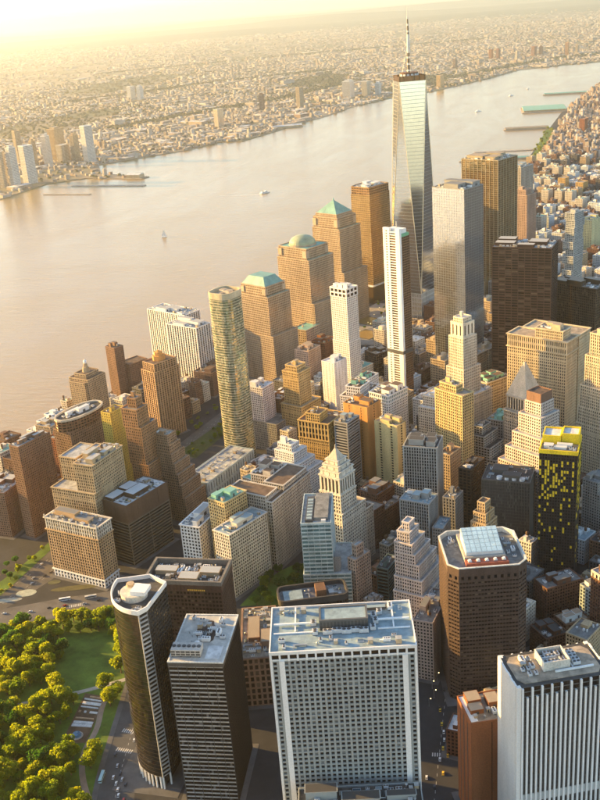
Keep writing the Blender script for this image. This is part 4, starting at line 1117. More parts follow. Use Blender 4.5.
hero('c8l', 'setback_block', 'white gridded block with green copper attic and cluttered brown roof', tw, [(0, 1, 0, 1, 0, 92), (.1, .6, .1, .8, 92, DATA['c8l'][5] + 4)], cat='building', kitn=6, cornice=.6, bw_='copper')
hero('c8r', 'office_block', 'white gridded block with teal tinted upper windows under a brown roof', ST('white', 'dark', 3.5, 3.2, .40, .44, .55, .4, 'brown'), [(0, 1, 0, 1, 0, 90), (0, 1, 0, 1, 90, DATA['c8r'][5], ST('white', 'teal', 4.5, 3.4, .34, .36, .6, .4, 'brown'))], cat='building', kitn=9, bulks=2, cornice=.6)
hero('c8b', 'setback_block', 'pale block with copper green dome like bulkheads behind the white gridded pair', tw, cat='building', kitn=8, bulks=3, bw_='copper')
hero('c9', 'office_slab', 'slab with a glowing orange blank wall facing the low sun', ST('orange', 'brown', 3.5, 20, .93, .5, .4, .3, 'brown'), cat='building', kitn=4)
hero('gry', 'office_block', 'grey block with rounded corner bands beside the glowing orange slab', ST('grey', 'dark', 3.6, 20, .1, .5, .4, .35, 'cool'), cat='building', kitn=3)
hero('c10', 'office_slab', 'narrow slab with a pale yellow blank wall and windows on its edge', ST((.60, .47, .22), 'brown', 3.4, 16, .82, .45, .4, .3, 'tan'), cat='building', kitn=3)
t, lx, ly, h = hero('c12', 'office_tower', 'grey tower with close vertical piers above a lower grey wing', ST((.33, .33, .31), 'dark', 3.6, 2.6, .42, .18, .9, .3, 'dark'), kitn=9, bulks=3)
hero('c12b', 'office_block', 'grey striped wing with pale blue roof in front of the pier tower', ST((.33, .33, .31), 'dark', 3.6, 2.6, .42, .2, .8, .3, 'cool'), cat='building', kitn=5)
hero('c12c', 'office_block', 'narrow grey block at the foot of the pier tower', res('grey', 'dark', 'cool'), cat='building', kitn=2, bulks=0)
hero('c12d', 'office_block', 'grey stone block with pale roof beside the pier tower', res('grey', 'dark', 'grey'), cat='building', kitn=4, tank=1)
hero('c13', 'office_block', 'brown brick building with round tanks on top behind the pier tower', res('tan', 'brown', 'brown'), cat='building', kitn=2, tank=2)
hero('c14', 'setback_tower', 'tall tower with yellow lit front and colourful cluttered roof near the white art deco tower', ST((.55, .42, .20), 'brown', 3.5, 2.9, .42, .40, .6, .35, 'tan'), [(0, 1, 0, 1, 0, DATA['c14'][5]), (.2, .8, .3, .9, DATA['c14'][5], DATA['c14'][5] + 8)], kitn=5, cornice=.4)
hero('c14l', 'office_block', 'white banded block with terraced top beside the yellow lit tower', res('pale', 'dark', 'white'), [(0, 1, 0, 1, 0, 92), (.2, 1, .2, .9, 92, DATA['c14l'][5])], cat='building', kitn=3)
hero('c15', 'setback_block', 'dark block with white window bands stepping up to a small top', ST((.34, .33, .30), 'black', 3.4, 3.8, .26, .42, .5, .4, 'dark'), [(0, 1, -.8, 1, 0, 48), (0, 1, -.4, 1, 48, 62), (0, 1, 0, 1, 62, 75), (.2, .8, .3, .9, 75, 84)], cat='building', kitn=2)
hero('c16', 'office_block', 'grey stone block with a bright green copper roof', ST('grey', 'dark', 3.8, 3, .46, .42, .5, .35, 'copper'), cat='building', kitn=1, bulks=1, cornice=.8, bw_='copper')
hw = DATA['c17'][5]
t, lx, ly, h = hero('c17', 'setback_tower', 'pale peach setback tower with a plain brown box on top', ST((.62, .50, .42), 'dark', 3.6, 2.7, .46, .44, .5, .35, 'pale'),
     [(-1.2, 1.7, -1.1, 1.7, 0, 98), (-.9, 1.5, -.8, 1.5, 98, 112), (-.6, 1.3, -.5, 1.3, 112, 128), (-.3, 1.15, -.25, 1.15, 128, 148), (0, 1, 0, 1, 148, hw - 10), (.06, .94, .06, .94, hw - 9.9, hw, ST((.20, .11, .07), 'brown', 40, 30, .985, .5, .4, .3, 'brown'))], kitn=0, bulks=0)
reserve(DATA['c17'][0] + 3, DATA['c17'][1] + 3, 62, 58, 53)
t, lx, ly, h = hero('c19', 'office_slab', 'dark grey windowless looking slab with round white cooling fans on its roof', ST((.12, .115, .10), 'dark', 3.6, 1.6, .55, .1, .4, .2, 'dark'), cat='building', kitn=6, bulks=1)
for k in range(4):
    m = MB(); m.cyl((0, 0), 3, 3, 0, 2.6, 14); m.cyl((0, 0), 2.5, 2.5, 2.6, 2.65, 14, 1); m.build('cooling_fan', [WHITE, STEEL], t, (-lx / 2 + 6, -ly / 2 + 9 + k * 7.5, h - GZ + .05))
t, lx, ly, h = hero('c20', 'gothic_tower', 'gilded gothic crown of a slim stone tower behind the brown chamfered tower', ST((.46, .34, .20), 'dark', 3.7, 2.4, .5, .42, .5, .35, 'brown'), [(-.5, 1.6, -.3, 1.3, 0, 62), (0, 1, 0, 1, 62, DATA['c20'][5]), (.1, .9, .1, .9, DATA['c20'][5], DATA['c20'][5] + 10), (.25, .75, .25, .75, DATA['c20'][5] + 10, DATA['c20'][5] + 20)], kitn=0, bulks=0)
for k in range(10):
    a = 2 * math.pi * k / 10; r_ = 7.6 if k % 2 else 6.0
    m = MB(); m.cyl((0, 0), .7, .5, 0, 7, 6); m.cyl((0, 0), .8, .05, 7, 10.5, 6); m.build('pinnacle', wm('gold'), t, (r_ * math.cos(a), r_ * math.sin(a), h - GZ + (.5 if k % 2 else 6)))
hero('c21', 'setback_tower', 'white stone tower with one stepped flank and ornate top beside the brown chamfered tower', ST((.60, .52, .46), 'dark', 3.6, 2.4, .48, .44, .5, .35, 'pale'),
     [(-.2, 1.9, -.75, 1, 0, 62), (-.1, 1.7, -.55, 1, 62, 76), (0, 1.4, -.35, 1, 76, 90), (0, 1.2, -.15, 1, 90, 100), (0, 1, 0, 1, 100, DATA['c21'][5]), (.1, .8, .2, .9, DATA['c21'][5], DATA['c21'][5] + 10), (.3, .7, .35, .75, DATA['c21'][5] + 10, DATA['c21'][5] + 17)], kitn=2, cornice=.3)
hero('c22', 'slim_tower', 'slim tower with an orange blank side and windowed beige front behind the grid tower', ST((.45, .34, .26), 'dark', 3.5, 2.6, .5, .44, .45, .3, 'pale'), [(-.15, 1.15, 0, 1, 0, DATA['c22'][5]), (.15, .75, .25, .85, DATA['c22'][5], DATA['c22'][5] + 12)], cat='building', kitn=1)
hero('c23', 'office_block', 'dark brick block with pale cluttered rooftops behind the belfry tower', res('brickd', 'brown', 'grey'), [(0, 1, 0, 1, 0, 42), (0, .4, 0, .6, 42, 50), (.45, 1, .3, 1, 42, 56)], cat='building', kitn=12, bulks=3, tank=2)
hero('dk', 'office_block', 'very dark brown slab in shadow below the yellow lit tower', ST('bronze', 'black', 3.6, 4, .3, .4, .4, .3, 'dark'), cat='building', kitn=4)
hero('brl', 'office_block', 'low block with a plain brown roof beside the gilded crown', res('dgrey', 'dark', 'brown'), cat='building', kitn=3)
hero('grd', 'office_block', 'dark green glass block tucked beside the stepped white tower', ST((.14, .20, .18), 'black', 3.6, 20, .05, .4, .3, .3, 'dark'), cat='building', kitn=3)
hero('orn', 'ornate_block', 'ornate stone block with green and white domes on its roof', ST('stone', 'dark', 4, 2.8, .46, .4, .6, .4, 'brown'), cat='building', kitn=8, bulks=3, bw_='copper', tank=1, cornice=.8)

hero('rowa', 'office_block', 'pinkish stone row block beside the shaded street by the chamfered tower', res((.40, .32, .27), 'dark', 'grey'), cat='building', kitn=6, tank=1)
hero('rowb', 'low_building', 'low red brick building with white roof beside the rust slab', res('brickd', 'dark', 'white'), cat='building', kitn=5)
# --- white art deco tower
h_ = DATA['w1'][5]
hero('w1', 'art_deco_tower', 'white limestone art deco tower with chamfered ribbed crown', ST((.64, .55, .42), 'brown', 3.6, 2.3, .52, .42, .6, .35, 'white'),
     [(-.5, 1.8, -.5, 1.4, 0, 96), (-.15, 1.25, -.15, 1.15, 96, 130), (-.05, 1.05, -.05, 1.05, 130, h_), (.04, .96, .04, .96, h_, h_ + 18, ST((.64, .55, .42), 'dark', 18, 5.5, .62, .3, 1.0, .7, 'white')), (.15, .85, .15, .85, h_ + 18, h_ + 24)], kitn=1)
reserve(DATA['w1'][0] + 3, DATA['w1'][1] + 4, 54, 44, 53)
# --- big twin slab block
he = DATA['eq'][5]
t, lx, ly, h = hero('eq', 'twin_office_block', 'massive cream stone block of two joined wings with roof garden and cornice', ST((.58, .47, .30), 'dark', 3.9, 2.7, .48, .42, .6, .4, 'tan'),
     [(0, 1, 0, 1, 0, he - 16), (0, 1, 0, 1, he - 16, he, ST((.58, .47, .30), 'dark', 7.5, 2.7, .5, .35, .9, .5, 'tan')), (.15, .9, .1, .55, he, he + 11)], kitn=6, bulks=2, cornice=1.2)
tier(t, rectp(lx / 2 + 8, lx / 2 + 40, -ly / 2 + 2, ly / 2 - 2), 0, he - 4, ST((.58, .47, .30), 'dark', 3.9, 2.7, .48, .42, .6, .4, 'tan'), cornice=1.0); tier(t, rectp(lx / 2, lx / 2 + 8.5, -ly / 2 + 24, ly / 2 - 24), 0, he - 8, ST((.58, .47, .30), 'dark', 3.9, 2.7, .48, .42, .6, .4, 'tan'))
reserve(DATA['eq'][0] + 15, DATA['eq'][1] + 32, 60, 90, 64)
# --- pyramid topped bank tower
hw = DATA['w14'][5]
t, lx, ly, h = hero('w14', 'pyramid_tower', 'stone tower with colonnade under a tall stepped stone pyramid', ST('stone', 'dark', 3.8, 2.7, .48, .42, .6, .4, 'tan'), [(0, 1, 0, 1, 0, hw - 18), (.1, .9, .05, .95, hw - 18, hw, ST('stone', 'black', 30, 4, .42, .2, 1.4, 1.0, 'tan'))], kitn=0, bulks=0, cornice=1.0)
a = min(lx, ly) * .5
for k in range(7):
    s = a * (1 - k / 7) + .6
    m = MB(); m.prism(rectp(-s * 1.1, s * 1.1, -s, s), h - GZ + k * 5.6, h - GZ + (k + 1) * 5.6, 0, 0, poly2=rectp(-(s - a / 7.6) * 1.1, (s - a / 7.6) * 1.1, -(s - a / 7.6), s - a / 7.6)); m.build('pyramid_step', wm('stone'), t)
hero('c29', 'setback_tower', 'tall beige tower rising in setbacks beside the cream twin block', ST((.52, .42, .29), 'dark', 3.7, 2.7, .5, .42, .7, .35, 'tan'), [(-.1, 1.5, -.3, 1, 0, 88), (-.05, 1.5, -.2, .98, 88, 108), (0, 1.4, -.1, .95, 108, 134), (.1, 1.3, 0, .85, 134, 170), (.2, 1.2, .05, .75, 170, 196)], kitn=1)
hero('rside', 'office_block', 'grey stepped block behind the black and yellow tower', res('grey', 'dark', 'grey'), [(0, 1.3, -.3, 1, 0, 62), (0, 1, 0, 1, 62, 75)], cat='building', kitn=4)
hero('gb', 'office_block', 'teal grey windowed block with white roof huts and a roof tree', ST((.30, .36, .36), 'dark', 3.5, 3.4, .35, .4, .5, .35, 'grey'), cat='building', kitn=4, bulks=2, bw_='white')
hero('rb', 'apartment_tower', 'dark red brick tower with a cream top floor', ST('brickd', 'dark', 3.3, 2.8, .5, .48, .45, .3, 'pale'), [(0, 1.4, 0, 1.6, 0, 72), (0, 1.4, 0, 1.6, 72, 78, ST('pale', 'dark', 5, 4, .5, .4, .5, .3, 'pale'))], cat='building', kitn=3)
hero('bb', 'office_block', 'brown brick walk up with pale flat roof below the black and yellow tower', res('brickd', 'brown', 'grey'), cat='building', kitn=6)
hero('lr1', 'low_building', 'low tan roofed building with a blue tarp hut', res('brown', 'brown', 'tan'), cat='building', kitn=5, bw_='cool')
hero('lr2', 'low_building', 'low building covered in pale rooftop units behind the chamfered tower', res('brickd', 'brown', 'dark'), cat='building', kitn=10, bulks=2)

# --- black tower with yellow panels
t, lx, ly, h = custom('w15', 'panel_tower', 'black tower speckled with yellow panels and rimmed in bright yellow')
P = rectp(-lx / 2, lx / 2, -ly / 2, ly / 2)
tier(t, P, 0, h - 4, ST((.022, .020, .020), 'black', 3.2, 2.4, .45, .35, .4, .3, 'dark'), para=.3)
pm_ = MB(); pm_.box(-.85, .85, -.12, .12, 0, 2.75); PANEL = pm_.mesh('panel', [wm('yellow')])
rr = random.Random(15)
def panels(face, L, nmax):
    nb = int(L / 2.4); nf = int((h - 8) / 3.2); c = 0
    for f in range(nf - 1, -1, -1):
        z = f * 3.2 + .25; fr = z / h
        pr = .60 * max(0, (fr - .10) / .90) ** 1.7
        for b in range(nb):
            if rr.random() < pr * (1.3 if b % 3 else .5) and c < nmax:
                s = -L / 2 + (b + .5) * L / nb; c += 1
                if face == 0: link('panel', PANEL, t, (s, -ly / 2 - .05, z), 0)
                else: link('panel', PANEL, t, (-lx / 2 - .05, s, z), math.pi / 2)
panels(3, ly, 175); panels(0, lx, 125)
for x0, x1, y0, y1, zt in ((-lx / 2, lx / 2, -ly / 2, ly / 2, h), (-2, lx / 2 - 1, 0, ly / 2 - 1, h + 7), (0, lx / 2 - 1.5, -ly / 2 + 1, -1, h + 9)):
    m = MB(); w = .8
    zb = h - 4 if zt == h else h - 3.4
    for a, b, c, d in ((x0 - .3, x1 + .3, y0 - .3, y0 + w), (x0 - .3, x1 + .3, y1 - w, y1 + .3), (x0 - .3, x0 + w, y0 + w, y1 - w), (x1 - w, x1 + .3, y0 + w, y1 - w)): m.box(a, b, c, d, zb, zt)
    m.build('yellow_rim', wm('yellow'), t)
    m = MB(); m.face([(x0, y0, zt - 1.5), (x1, y0, zt - 1.5), (x1, y1, zt - 1.5), (x0, y1, zt - 1.5)]); m.build('roof', RF['grey' if zt == h else 'white'], t)
kit(t, -lx / 2 + 2, -4, -ly / 2 + 2, ly / 2 - 2, h - 1.48, random.Random(16), 'white', 'white', 7, 0, 2, (1.5, 3))

# ================================================================ the trade centre group
t, lx, ly, h = hero('ol', 'office_tower', 'massive dark bronze steel tower with bold horizontal bands', ST((.075, .042, .025), 'brown', 3.9, 9.5, .10, .45, .7, .5, 'pale'), kitn=22, bulks=4)
hero('c31', 'office_tower', 'dark bronze tower with lit yellowish floors beside the massive steel tower', ST((.085, .055, .028), 'brown', 3.8, 3.2, .30, .40, .5, .35, 'tan'), kitn=12, bulks=4)
t, lx, ly, h = hero('w4', 'mirror_tower', 'smooth mirror glass tower reflecting the pale sky beside the spired tower', ST((.26, .26, .25), 'mirror', 4.0, 4.5, .06, .07, .10, .06, 'grey'), kitn=12, bulks=3)
t, lx, ly, h = hero('w3', 'bay_tower', 'bronze gold tower with pale vertical mullions behind the mirror tower', ST((.34, .29, .20), 'gold', 4.0, 9.0, .08, .10, .6, .2, 'tan'), kitn=10, bulks=3)
hero('c34a', 'office_tower', 'pale grey tower with a blue roof line behind the pale mullioned tower', ST((.42, .38, .32), 'dark', 3.7, 3.2, .45, .3, .5, .35, 'cool'), kitn=4)
hero('c34b', 'office_tower', 'pinkish ribbed tower with a dark vertical slot beside the pale mullioned tower', ST((.38, .27, .21), 'brown', 3.7, 3.0, .5, .3, .6, .35, 'tan'), [(0, 1, 0, 1, 0, DATA['c34b'][5]), (.2, .8, .2, .8, DATA['c34b'][5], DATA['c34b'][5] + 10)], kitn=3)
rr = random.Random(4); h5 = DATA['c35'][5]
hero('c35', 'residential_tower', 'slim grey glass tower of jumbled stacked floors above the low streets', ST((.45, .45, .42), 'blue', 3.4, 3.6, .2, .35, .5, .45, 'pale'), [(-.05 + rr.uniform(-.1, .1), 1 + rr.uniform(-.15, .05), rr.uniform(-.1, .1), 1 + rr.uniform(-.15, .1), 0 if k == 0 else h5 * (.35 + .65 * (k - 1) / 9), h5 * (.35 + .65 * k / 9)) for k in range(10)], kitn=1)
hero('c36', 'office_block', 'cream yellow box building among the low northern blocks', ST((.62, .55, .30), 'brown', 3.8, 4, .6, .5, .4, .3, 'pale'), cat='building', kitn=4)

# --- spired tower
t = empty('spired_tower', (WTC[0], WTC[1], GZ), R(66)); tag(t, 'tallest tower with tapering chamfered mirror glass sides and a long spire', 'skyscraper')
reserve(WTC[0], WTC[1], 70, 70, 66)
a, zb, zt, c = 32.5, 57.0, 426.0, 32.5
B4 = [(-a, -a), (a, -a), (a, a), (-a, a)]
T4 = [(0, -c), (c, 0), (0, c), (-c, 0)]
c2 = 23.4
s_ = 1.0
g = MB()
T4 = [(0, -c * s_), (c * s_, 0), (0, c * s_), (-c * s_, 0)]
for i in range(4):
    p, q = B4[i], B4[(i + 1) % 4]; tp = T4[i]; tn = T4[(i + 1) % 4]
    g.face([(*p, zb), (*q, zb), (*tp, zt)], 0, [(i * 50, 0), (i * 50 + 40, 0), (i * 50 + 20, 86)])
    g.face([(*q, zb), (*tn, zt), (*tp, zt)], 0, [(i * 50 + 27, 0), (i * 50 + 43, 86), (i * 50 + 13, 86)])
g.build('window_glass', glass_mat((.50, .53, .56), (.52, .55, .58), .3, .10, .95, .0008), t)
for i in range(4):
    for p, q in ((B4[i], T4[i]), (B4[(i + 1) % 4], T4[i])):
        m = MB(); m.tube((*p, zb), (*q, zt), .7, .7, 6); m.build('edge_trim', plain((.72, .62, .45), .3, .6), t)
m = MB()
for k in range(1, 60):
    f_ = k / 60; z = zb + (zt - zb) * f_; ring = []
    for i in range(4):
        for tp in (T4[i - 1], T4[i]): ring.append((B4[i][0] * (1 - f_) + tp[0] * f_, B4[i][1] * (1 - f_) + tp[1] * f_))
    r2 = offset(ring, .12)
    for i in range(8):
        j = (i + 1) % 8
        m.face([(*r2[i], z), (*r2[j], z), (*r2[j], z + .55), (*r2[i], z + .55)])
o = m.build('floor_line', plain((.30, .31, .32), .4, .4), t); o['kind'] = 'stuff'
tier(t, [(x * 1.005, y * 1.005) for x, y in B4], 0, zb, ST((.45, .44, .40), 'mirror', 8, 3, .5, .3, .5, .3, 'grey'), para=.4)
m = MB(); m.prism(T4, zt, zt + 9, 0, None, 3, 9); m.build('parapet_glass', G['bronze'], t)
m = MB(); m.face([(*p, zt + 5) for p in T4]); m.build('roof', RF['brown'], t)
for k in range(14):
    a_ = 2 * math.pi * k / 14; link('roof_unit', AC, t, (13 * math.cos(a_), 13 * math.sin(a_), zt + 5), a_, (2, 2, 3.4))
m = MB(); m.cyl((0, 0), 15, 15, zt + 9.5, zt + 12, 24, 0, True, True); m.cyl((0, 0), 15.3, 15.3, zt + 12.5, zt + 13.5, 24, 0, True, True)
m.build('antenna_ring', wm('brown'), t)
for k in range(8):
    a_ = 2 * math.pi * k / 8; m = MB(); m.tube((13.5 * math.cos(a_), 13.5 * math.sin(a_), zt + 5), (13.5 * math.cos(a_), 13.5 * math.sin(a_), zt + 13), .5, .5); m.build('ring_strut', METAL, t)
m = MB()
for k, (r0, r1, z0, z1) in enumerate(((3.4, 2.6, zt + 5, zt + 45), (2.5, 1.9, zt + 45, zt + 75), (1.7, 1.1, zt + 75, zt + 100), (.9, .3, zt + 100, zt + 120))):
    m.cyl((0, 0), r0, r1, z0, z1, 10, k % 2)
for k in range(9): m.cyl((0, 0), 3.6 - k * .26, 3.6 - k * .26, zt + 15 + k * 10.5, zt + 18 + k * 10.5, 10, 1)
m.build('spire', [plain((.05, .042, .036), .5, .2), plain((.60, .57, .53), .5)], t)
for k in range(4):
    a_ = math.pi / 4 + k * math.pi / 2; m = MB(); m.tube((12 * math.cos(a_), 12 * math.sin(a_), zt + 13), (0, 0, zt + 62), .22, .22, 5); m.build('guy_cable', METAL, t)

# --- the three copper topped towers and the curved gold one
wf = lambda: ST('granite', 'gold', 3.7, 2.6, .30, .34, .35, .28, 'copper')
wf2 = lambda: ST('granite', 'gold', 3.7, 2.6, .40, .44, .45, .35, 'tan')
COP = wall_mat((.17, .33, .29), .6)
def wfc(key, name, label, top):
    hh = DATA[key][5]
    t, lx, ly, h = hero(key, name, label, wf(), [(-.03, 1.22, -.18, 1.05, 0, hh * .50, wf2()), (-.01, 1.10, -.07, 1.02, hh * .5, hh * .90), (.03, 1.0, .02, .98, hh * .90, hh)], kitn=0, bulks=0, roofkit=False, cornice=.3)
    reserve(DATA[key][0], DATA[key][1], lx * 1.35, ly * 1.3, DATA[key][4])
    z = hh - GZ + .1
    for (sx, sy) in ((-1, -1), (1, -1), (1, 1), (-1, 1)):
        bx(t, 'corner_notch_block', wm('granite'), *sorted((sx * lx * .5, sx * lx * .36)), *sorted((sy * ly * .49, sy * ly * .36)), z - hh * .08, z - 3)
    if top == 'pyramid':
        tier(t, rectp(-lx * .42, lx * .42, -ly * .42, ly * .42), z, z + 6, wf2(), para=.6); pyramid(t, 'copper_pyramid', -lx * .40, lx * .40, -ly * .40, ly * .40, z + 6.3, z + 27, COP, .03)
        m = MB(); m.cyl((0, 0), 1.2, .6, z + 27, z + 31, 8); m.build('finial', wm('copper'), t)
    elif top == 'trunc':
        pyramid(t, 'copper_roof', -lx * .46, lx * .46, -ly * .46, ly * .46, z + .5, z + 13, COP, .62)
    else:
        m = MB(); r_ = min(lx, ly) * .40
        m.cyl((0, 0), r_ * 1.04, r_ * 1.04, z, z + 3, 28)
        m.build('drum', wm('granite'), t)
        m = MB()
        for k in range(8):
            a0, a1 = math.pi / 2 * k / 8, math.pi / 2 * (k + 1) / 8
            m.cyl((0, 0), r_ * math.cos(a0), max(.1, r_ * math.cos(a1)), z + 3 + r_ * .62 * math.sin(a0), z + 3 + r_ * .62 * math.sin(a1), 28, cap=False)
        m.build('copper_dome', wall_mat((.30, .34, .22), .5), t)
wfc('l200', 'granite_tower', 'granite and gold glass tower with a flat topped sea green roof', 'trunc')
wfc('l225', 'granite_tower', 'granite and gold glass tower crowned by a low green dome', 'dome')
wfc('v200', 'granite_tower', 'granite and gold glass tower crowned by a sea green pyramid', 'pyramid')
t, lx, ly, h = custom('gs', 'glass_tower', 'golden glass tower with a curved slanting top between pyramid and spired towers')
cr_ = [(-lx / 2, -ly / 2)] + [(lx / 2 * math.sin(R(a - 0)) * 1.0, -ly / 2 + 0) for a in ()] + [(lx / 2, -ly / 2), (lx / 2 + 2, -ly / 4), (lx / 2, ly / 2), (lx / 6, ly / 2 + 5), (-lx / 6, ly / 2 + 5), (-lx / 2, ly / 2)]
tier(t, cr_, 0, h - 14, ST((.30, .20, .09), 'gold', 4.0, 3.0, .10, .22, .3, .25, 'tan'), para=.3)
tier(t, offset(cr_, -1.0), h - 13.9, h, ST((.26, .16, .07), 'bronze', 4.5, 6, .10, .35, .3, .25, 'pale'), para=1.4)
kit(t, -lx / 2 + 5, lx / 2 - 5, -ly / 2 + 5, ly / 2 - 5, h + .05, random.Random(61), 'white', 'white', 12, 0, 3)
bx(t, 'podium', G['gold'], -lx / 2 - 6, lx / 2 + 4, -ly / 2 - 4, ly / 2 + 3, 0, 34); bx(t, 'podium_roof', RF['white'], -lx / 2 - 6.5, lx / 2 + 4.5, -ly / 2 - 4.5, ly / 2 + 3.5, 34.01, 35.5)

# ================================================================ streets, park, filler blocks
def inpoly(p, poly):
    c = False; j = len(poly) - 1
    for i in range(len(poly)):
        a, b = poly[i], poly[j]
        if (a[1] > p[1]) != (b[1] > p[1]) and p[0] < (b[0] - a[0]) * (p[1] - a[1]) / (b[1] - a[1]) + a[0]: c = not c
        j = i
    return c
def segd(p, a, b):
    dx, dy = b[0] - a[0], b[1] - a[1]; t_ = max(0, min(1, ((p[0] - a[0]) * dx + (p[1] - a[1]) * dy) / (dx * dx + dy * dy)))
    return math.hypot(p[0] - a[0] - t_ * dx, p[1] - a[1] - t_ * dy)
def lined(p, pts): return min(segd(p, a, b) for a, b in zip(pts, pts[1:]))
def px(p):
    d = Vector(p) - CAM; z = d.dot(fwd)
    if z < 10: return (-9999, -9999)
    return (300 + 1010 * d.dot(rgt) / z, 400 - 1010 * d.dot(up) / z)
def inview(x, y, z=10, m=25):
    u, v = px((x, y, z)); return -m < u < 600 + m and -40 < v < 800 + m * 2
def corners(f):
    cx, cy, a, b, th = f; c, s = math.cos(th), math.sin(th)
    return [(cx + c * u - s * v, cy + s * u + c * v) for u, v in ((-a, -b), (a, -b), (a, b), (-a, b))]
def hit(f, g_):
    A, B = corners(f), corners(g_)
    for P_ in (A, B):
        for i in range(4):
            e = (P_[(i + 1) % 4][0] - P_[i][0], P_[(i + 1) % 4][1] - P_[i][1])
            a = [p[0] * e[1] - p[1] * e[0] for p in A]; b = [p[0] * e[1] - p[1] * e[0] for p in B]
            if max(a) <= min(b) or max(b) <= min(a): return False
    return True
def taken(f):
    for g_ in FOOT:
        if abs(f[0] - g_[0]) + abs(f[1] - g_[1]) < 220 and hit(f, g_): return True
    return False

def ribbon(name, pts, w, z, mat, parent=None, kind='structure'):
    L_, R_ = [], []
    for i, p in enumerate(pts):
        a = pts[max(0, i - 1)]; b = pts[min(len(pts) - 1, i + 1)]
        d = Vector((b[0] - a[0], b[1] - a[1])).normalized()
        L_.append((p[0] - d.y * w / 2, p[1] + d.x * w / 2)); R_.append((p[0] + d.y * w / 2, p[1] - d.x * w / 2))
    m = MB()
    for i in range(len(pts) - 1): m.face([(*R_[i], z), (*R_[i + 1], z), (*L_[i + 1], z), (*L_[i], z)])
    o = m.build(name, mat, parent)
    if not parent and kind: tag(o, kind=kind)
    return o
def smooth(pts, k=2): return chaikin(pts, k)

STATE = smooth([(-78, -400), (-98, -340), (-108, -290), (-118, -240), (-128, -190), (-148, -130), (-185, -88)], 2)
BATPL = smooth([(-360, -150), (-289, -117), (-253, -98), (-219, -86), (-185, -62), (-140, -40)], 2)
WEST = smooth([(-370, -170), (-325, -73), (-305, -10), (-300, 57), (-290, 136), (-272, 224), (-245, 359), (-215, 498), (-150, 700), (-90, 900)], 2)
BWAY = [(-30, -10), (-10, 60), (60, 200), (110, 330), (150, 420), (240, 700), (330, 1000)]
BROAD = [(165, -420), (150, -300), (146, -220), (143, -160), (140, -100)]
PARK = [(-480, -160), (-440, -330), (-330, -465), (-100, -500), (-92, -440)] + [(x - 15, y) for x, y in STATE[4:]] + [(-215, -106), (-253, -118), (-289, -137), (-360, -170)]
LAWN = [(-225, -156), (-192, -138), (-167, -165), (-149, -214), (-192, -241), (-211, -217)]
BOWL = [(-74, -77), (-60, -18), (-38, 8), (-22, -4), (-10, -66)]
WTCP = [(-135, 741), (-150, 899), (-110, 1000), (-70, 990), (-65, 850), (-30, 743)]
grass = sheet('park_lawn', PARK, GZ + .10, grassm)
ribbon('street', STATE, 30, GZ + .004, ground_mat('road', (.075, .075, .074), .05, .3))
ribbon('street', BATPL, 34, GZ + .008, ground_mat('road', (.115, .108, .10), .05, .3))
ribbon('highway', WEST, 44, GZ + .012, ground_mat('road', (.10, .09, .078), .05, .35))
ribbon('street', BWAY, 20, GZ + .016, ground_mat('road', (.06, .06, .06), .05, .3))
PATHC = ground_mat('path_paving', (.36, .33, .28), .2, .2)
ribbon('path', smooth([(-300, -290), (-249, -268), (-223, -252), (-195, -239), (-172, -226), (-142, -205)]), 5, GZ + .14, PATHC)
ribbon('path', smooth([(-92, -385), (-102, -368), (-119, -349), (-135, -324), (-143, -301), (-142, -276), (-152, -244), (-151, -223)]), 5, GZ + .148, ground_mat('path_paving', (.27, .20, .15), .2, .2))
ribbon('pavement', [(x - 17.2, y) for x, y in STATE], 4.5, GZ + .155, paving)
ribbon('pavement', [(x, y - 19) for x, y in BATPL[:-3]], 6, GZ + .16, paving)
PLAZ = [(-166, -296), (-145, -293), (-153, -233), (-174, -231)]
sheet('plaza', PLAZ, GZ + .12, dirtm)
def plz(u, v): 
    a = (PLAZ[0][0] * (1 - u) + PLAZ[1][0] * u, PLAZ[0][1] * (1 - u) + PLAZ[1][1] * u); b = (PLAZ[3][0] * (1 - u) + PLAZ[2][0] * u, PLAZ[3][1] * (1 - u) + PLAZ[2][1] * u)
    return (a[0] * (1 - v) + b[0] * v, a[1] * (1 - v) + b[1] * v)
for i, (v, w, u0, u1) in enumerate(((.40, .025, .1, .95), (.34, .025, .08, .95), (.49, .012, .1, .9), (.62, .02, .6, .95), (.62, .02, .35, .45), (.62, .02, .1, .2), (.80, .03, .1, .95), (.88, .015, .1, .9), (.94, .015, .3, .9), (.72, .012, .1, .9))):
    q = [plz(u0, v - w), plz(u1, v - w), plz(u1, v + w), plz(u0, v + w)]
    m = MB(); m.prism(q, GZ + .12, GZ + .75, 0, 0); o = m.build('stone_bench', wall_mat((.62, .60, .56) if i % 3 != 2 else (.45, .30, .18)))
    tag(o, 'long pale stone bench row in the earthen park plaza' if i % 3 != 2 else 'tan timber edged row in the earthen park plaza', 'bench', 'bench rows in the park plaza')
m = MB(); q = plz(.5, .14)
m.cyl((0, 0), 5.5, 5.2, 0, .5, 14, 0); m.cyl((0, 0), 4.2, 3.2, .5, 2.6, 9, 1); m.cyl((1.2, .6), 2.2, .4, 2.6, 4.2, 7, 1)
o = m.build('play_mound', [wall_mat((.45, .40, .34)), wall_mat((.10, .22, .34))], None, (q[0], q[1], GZ + .12)); tag(o, 'blue topped play mound at the end of the park plaza', 'play mound')
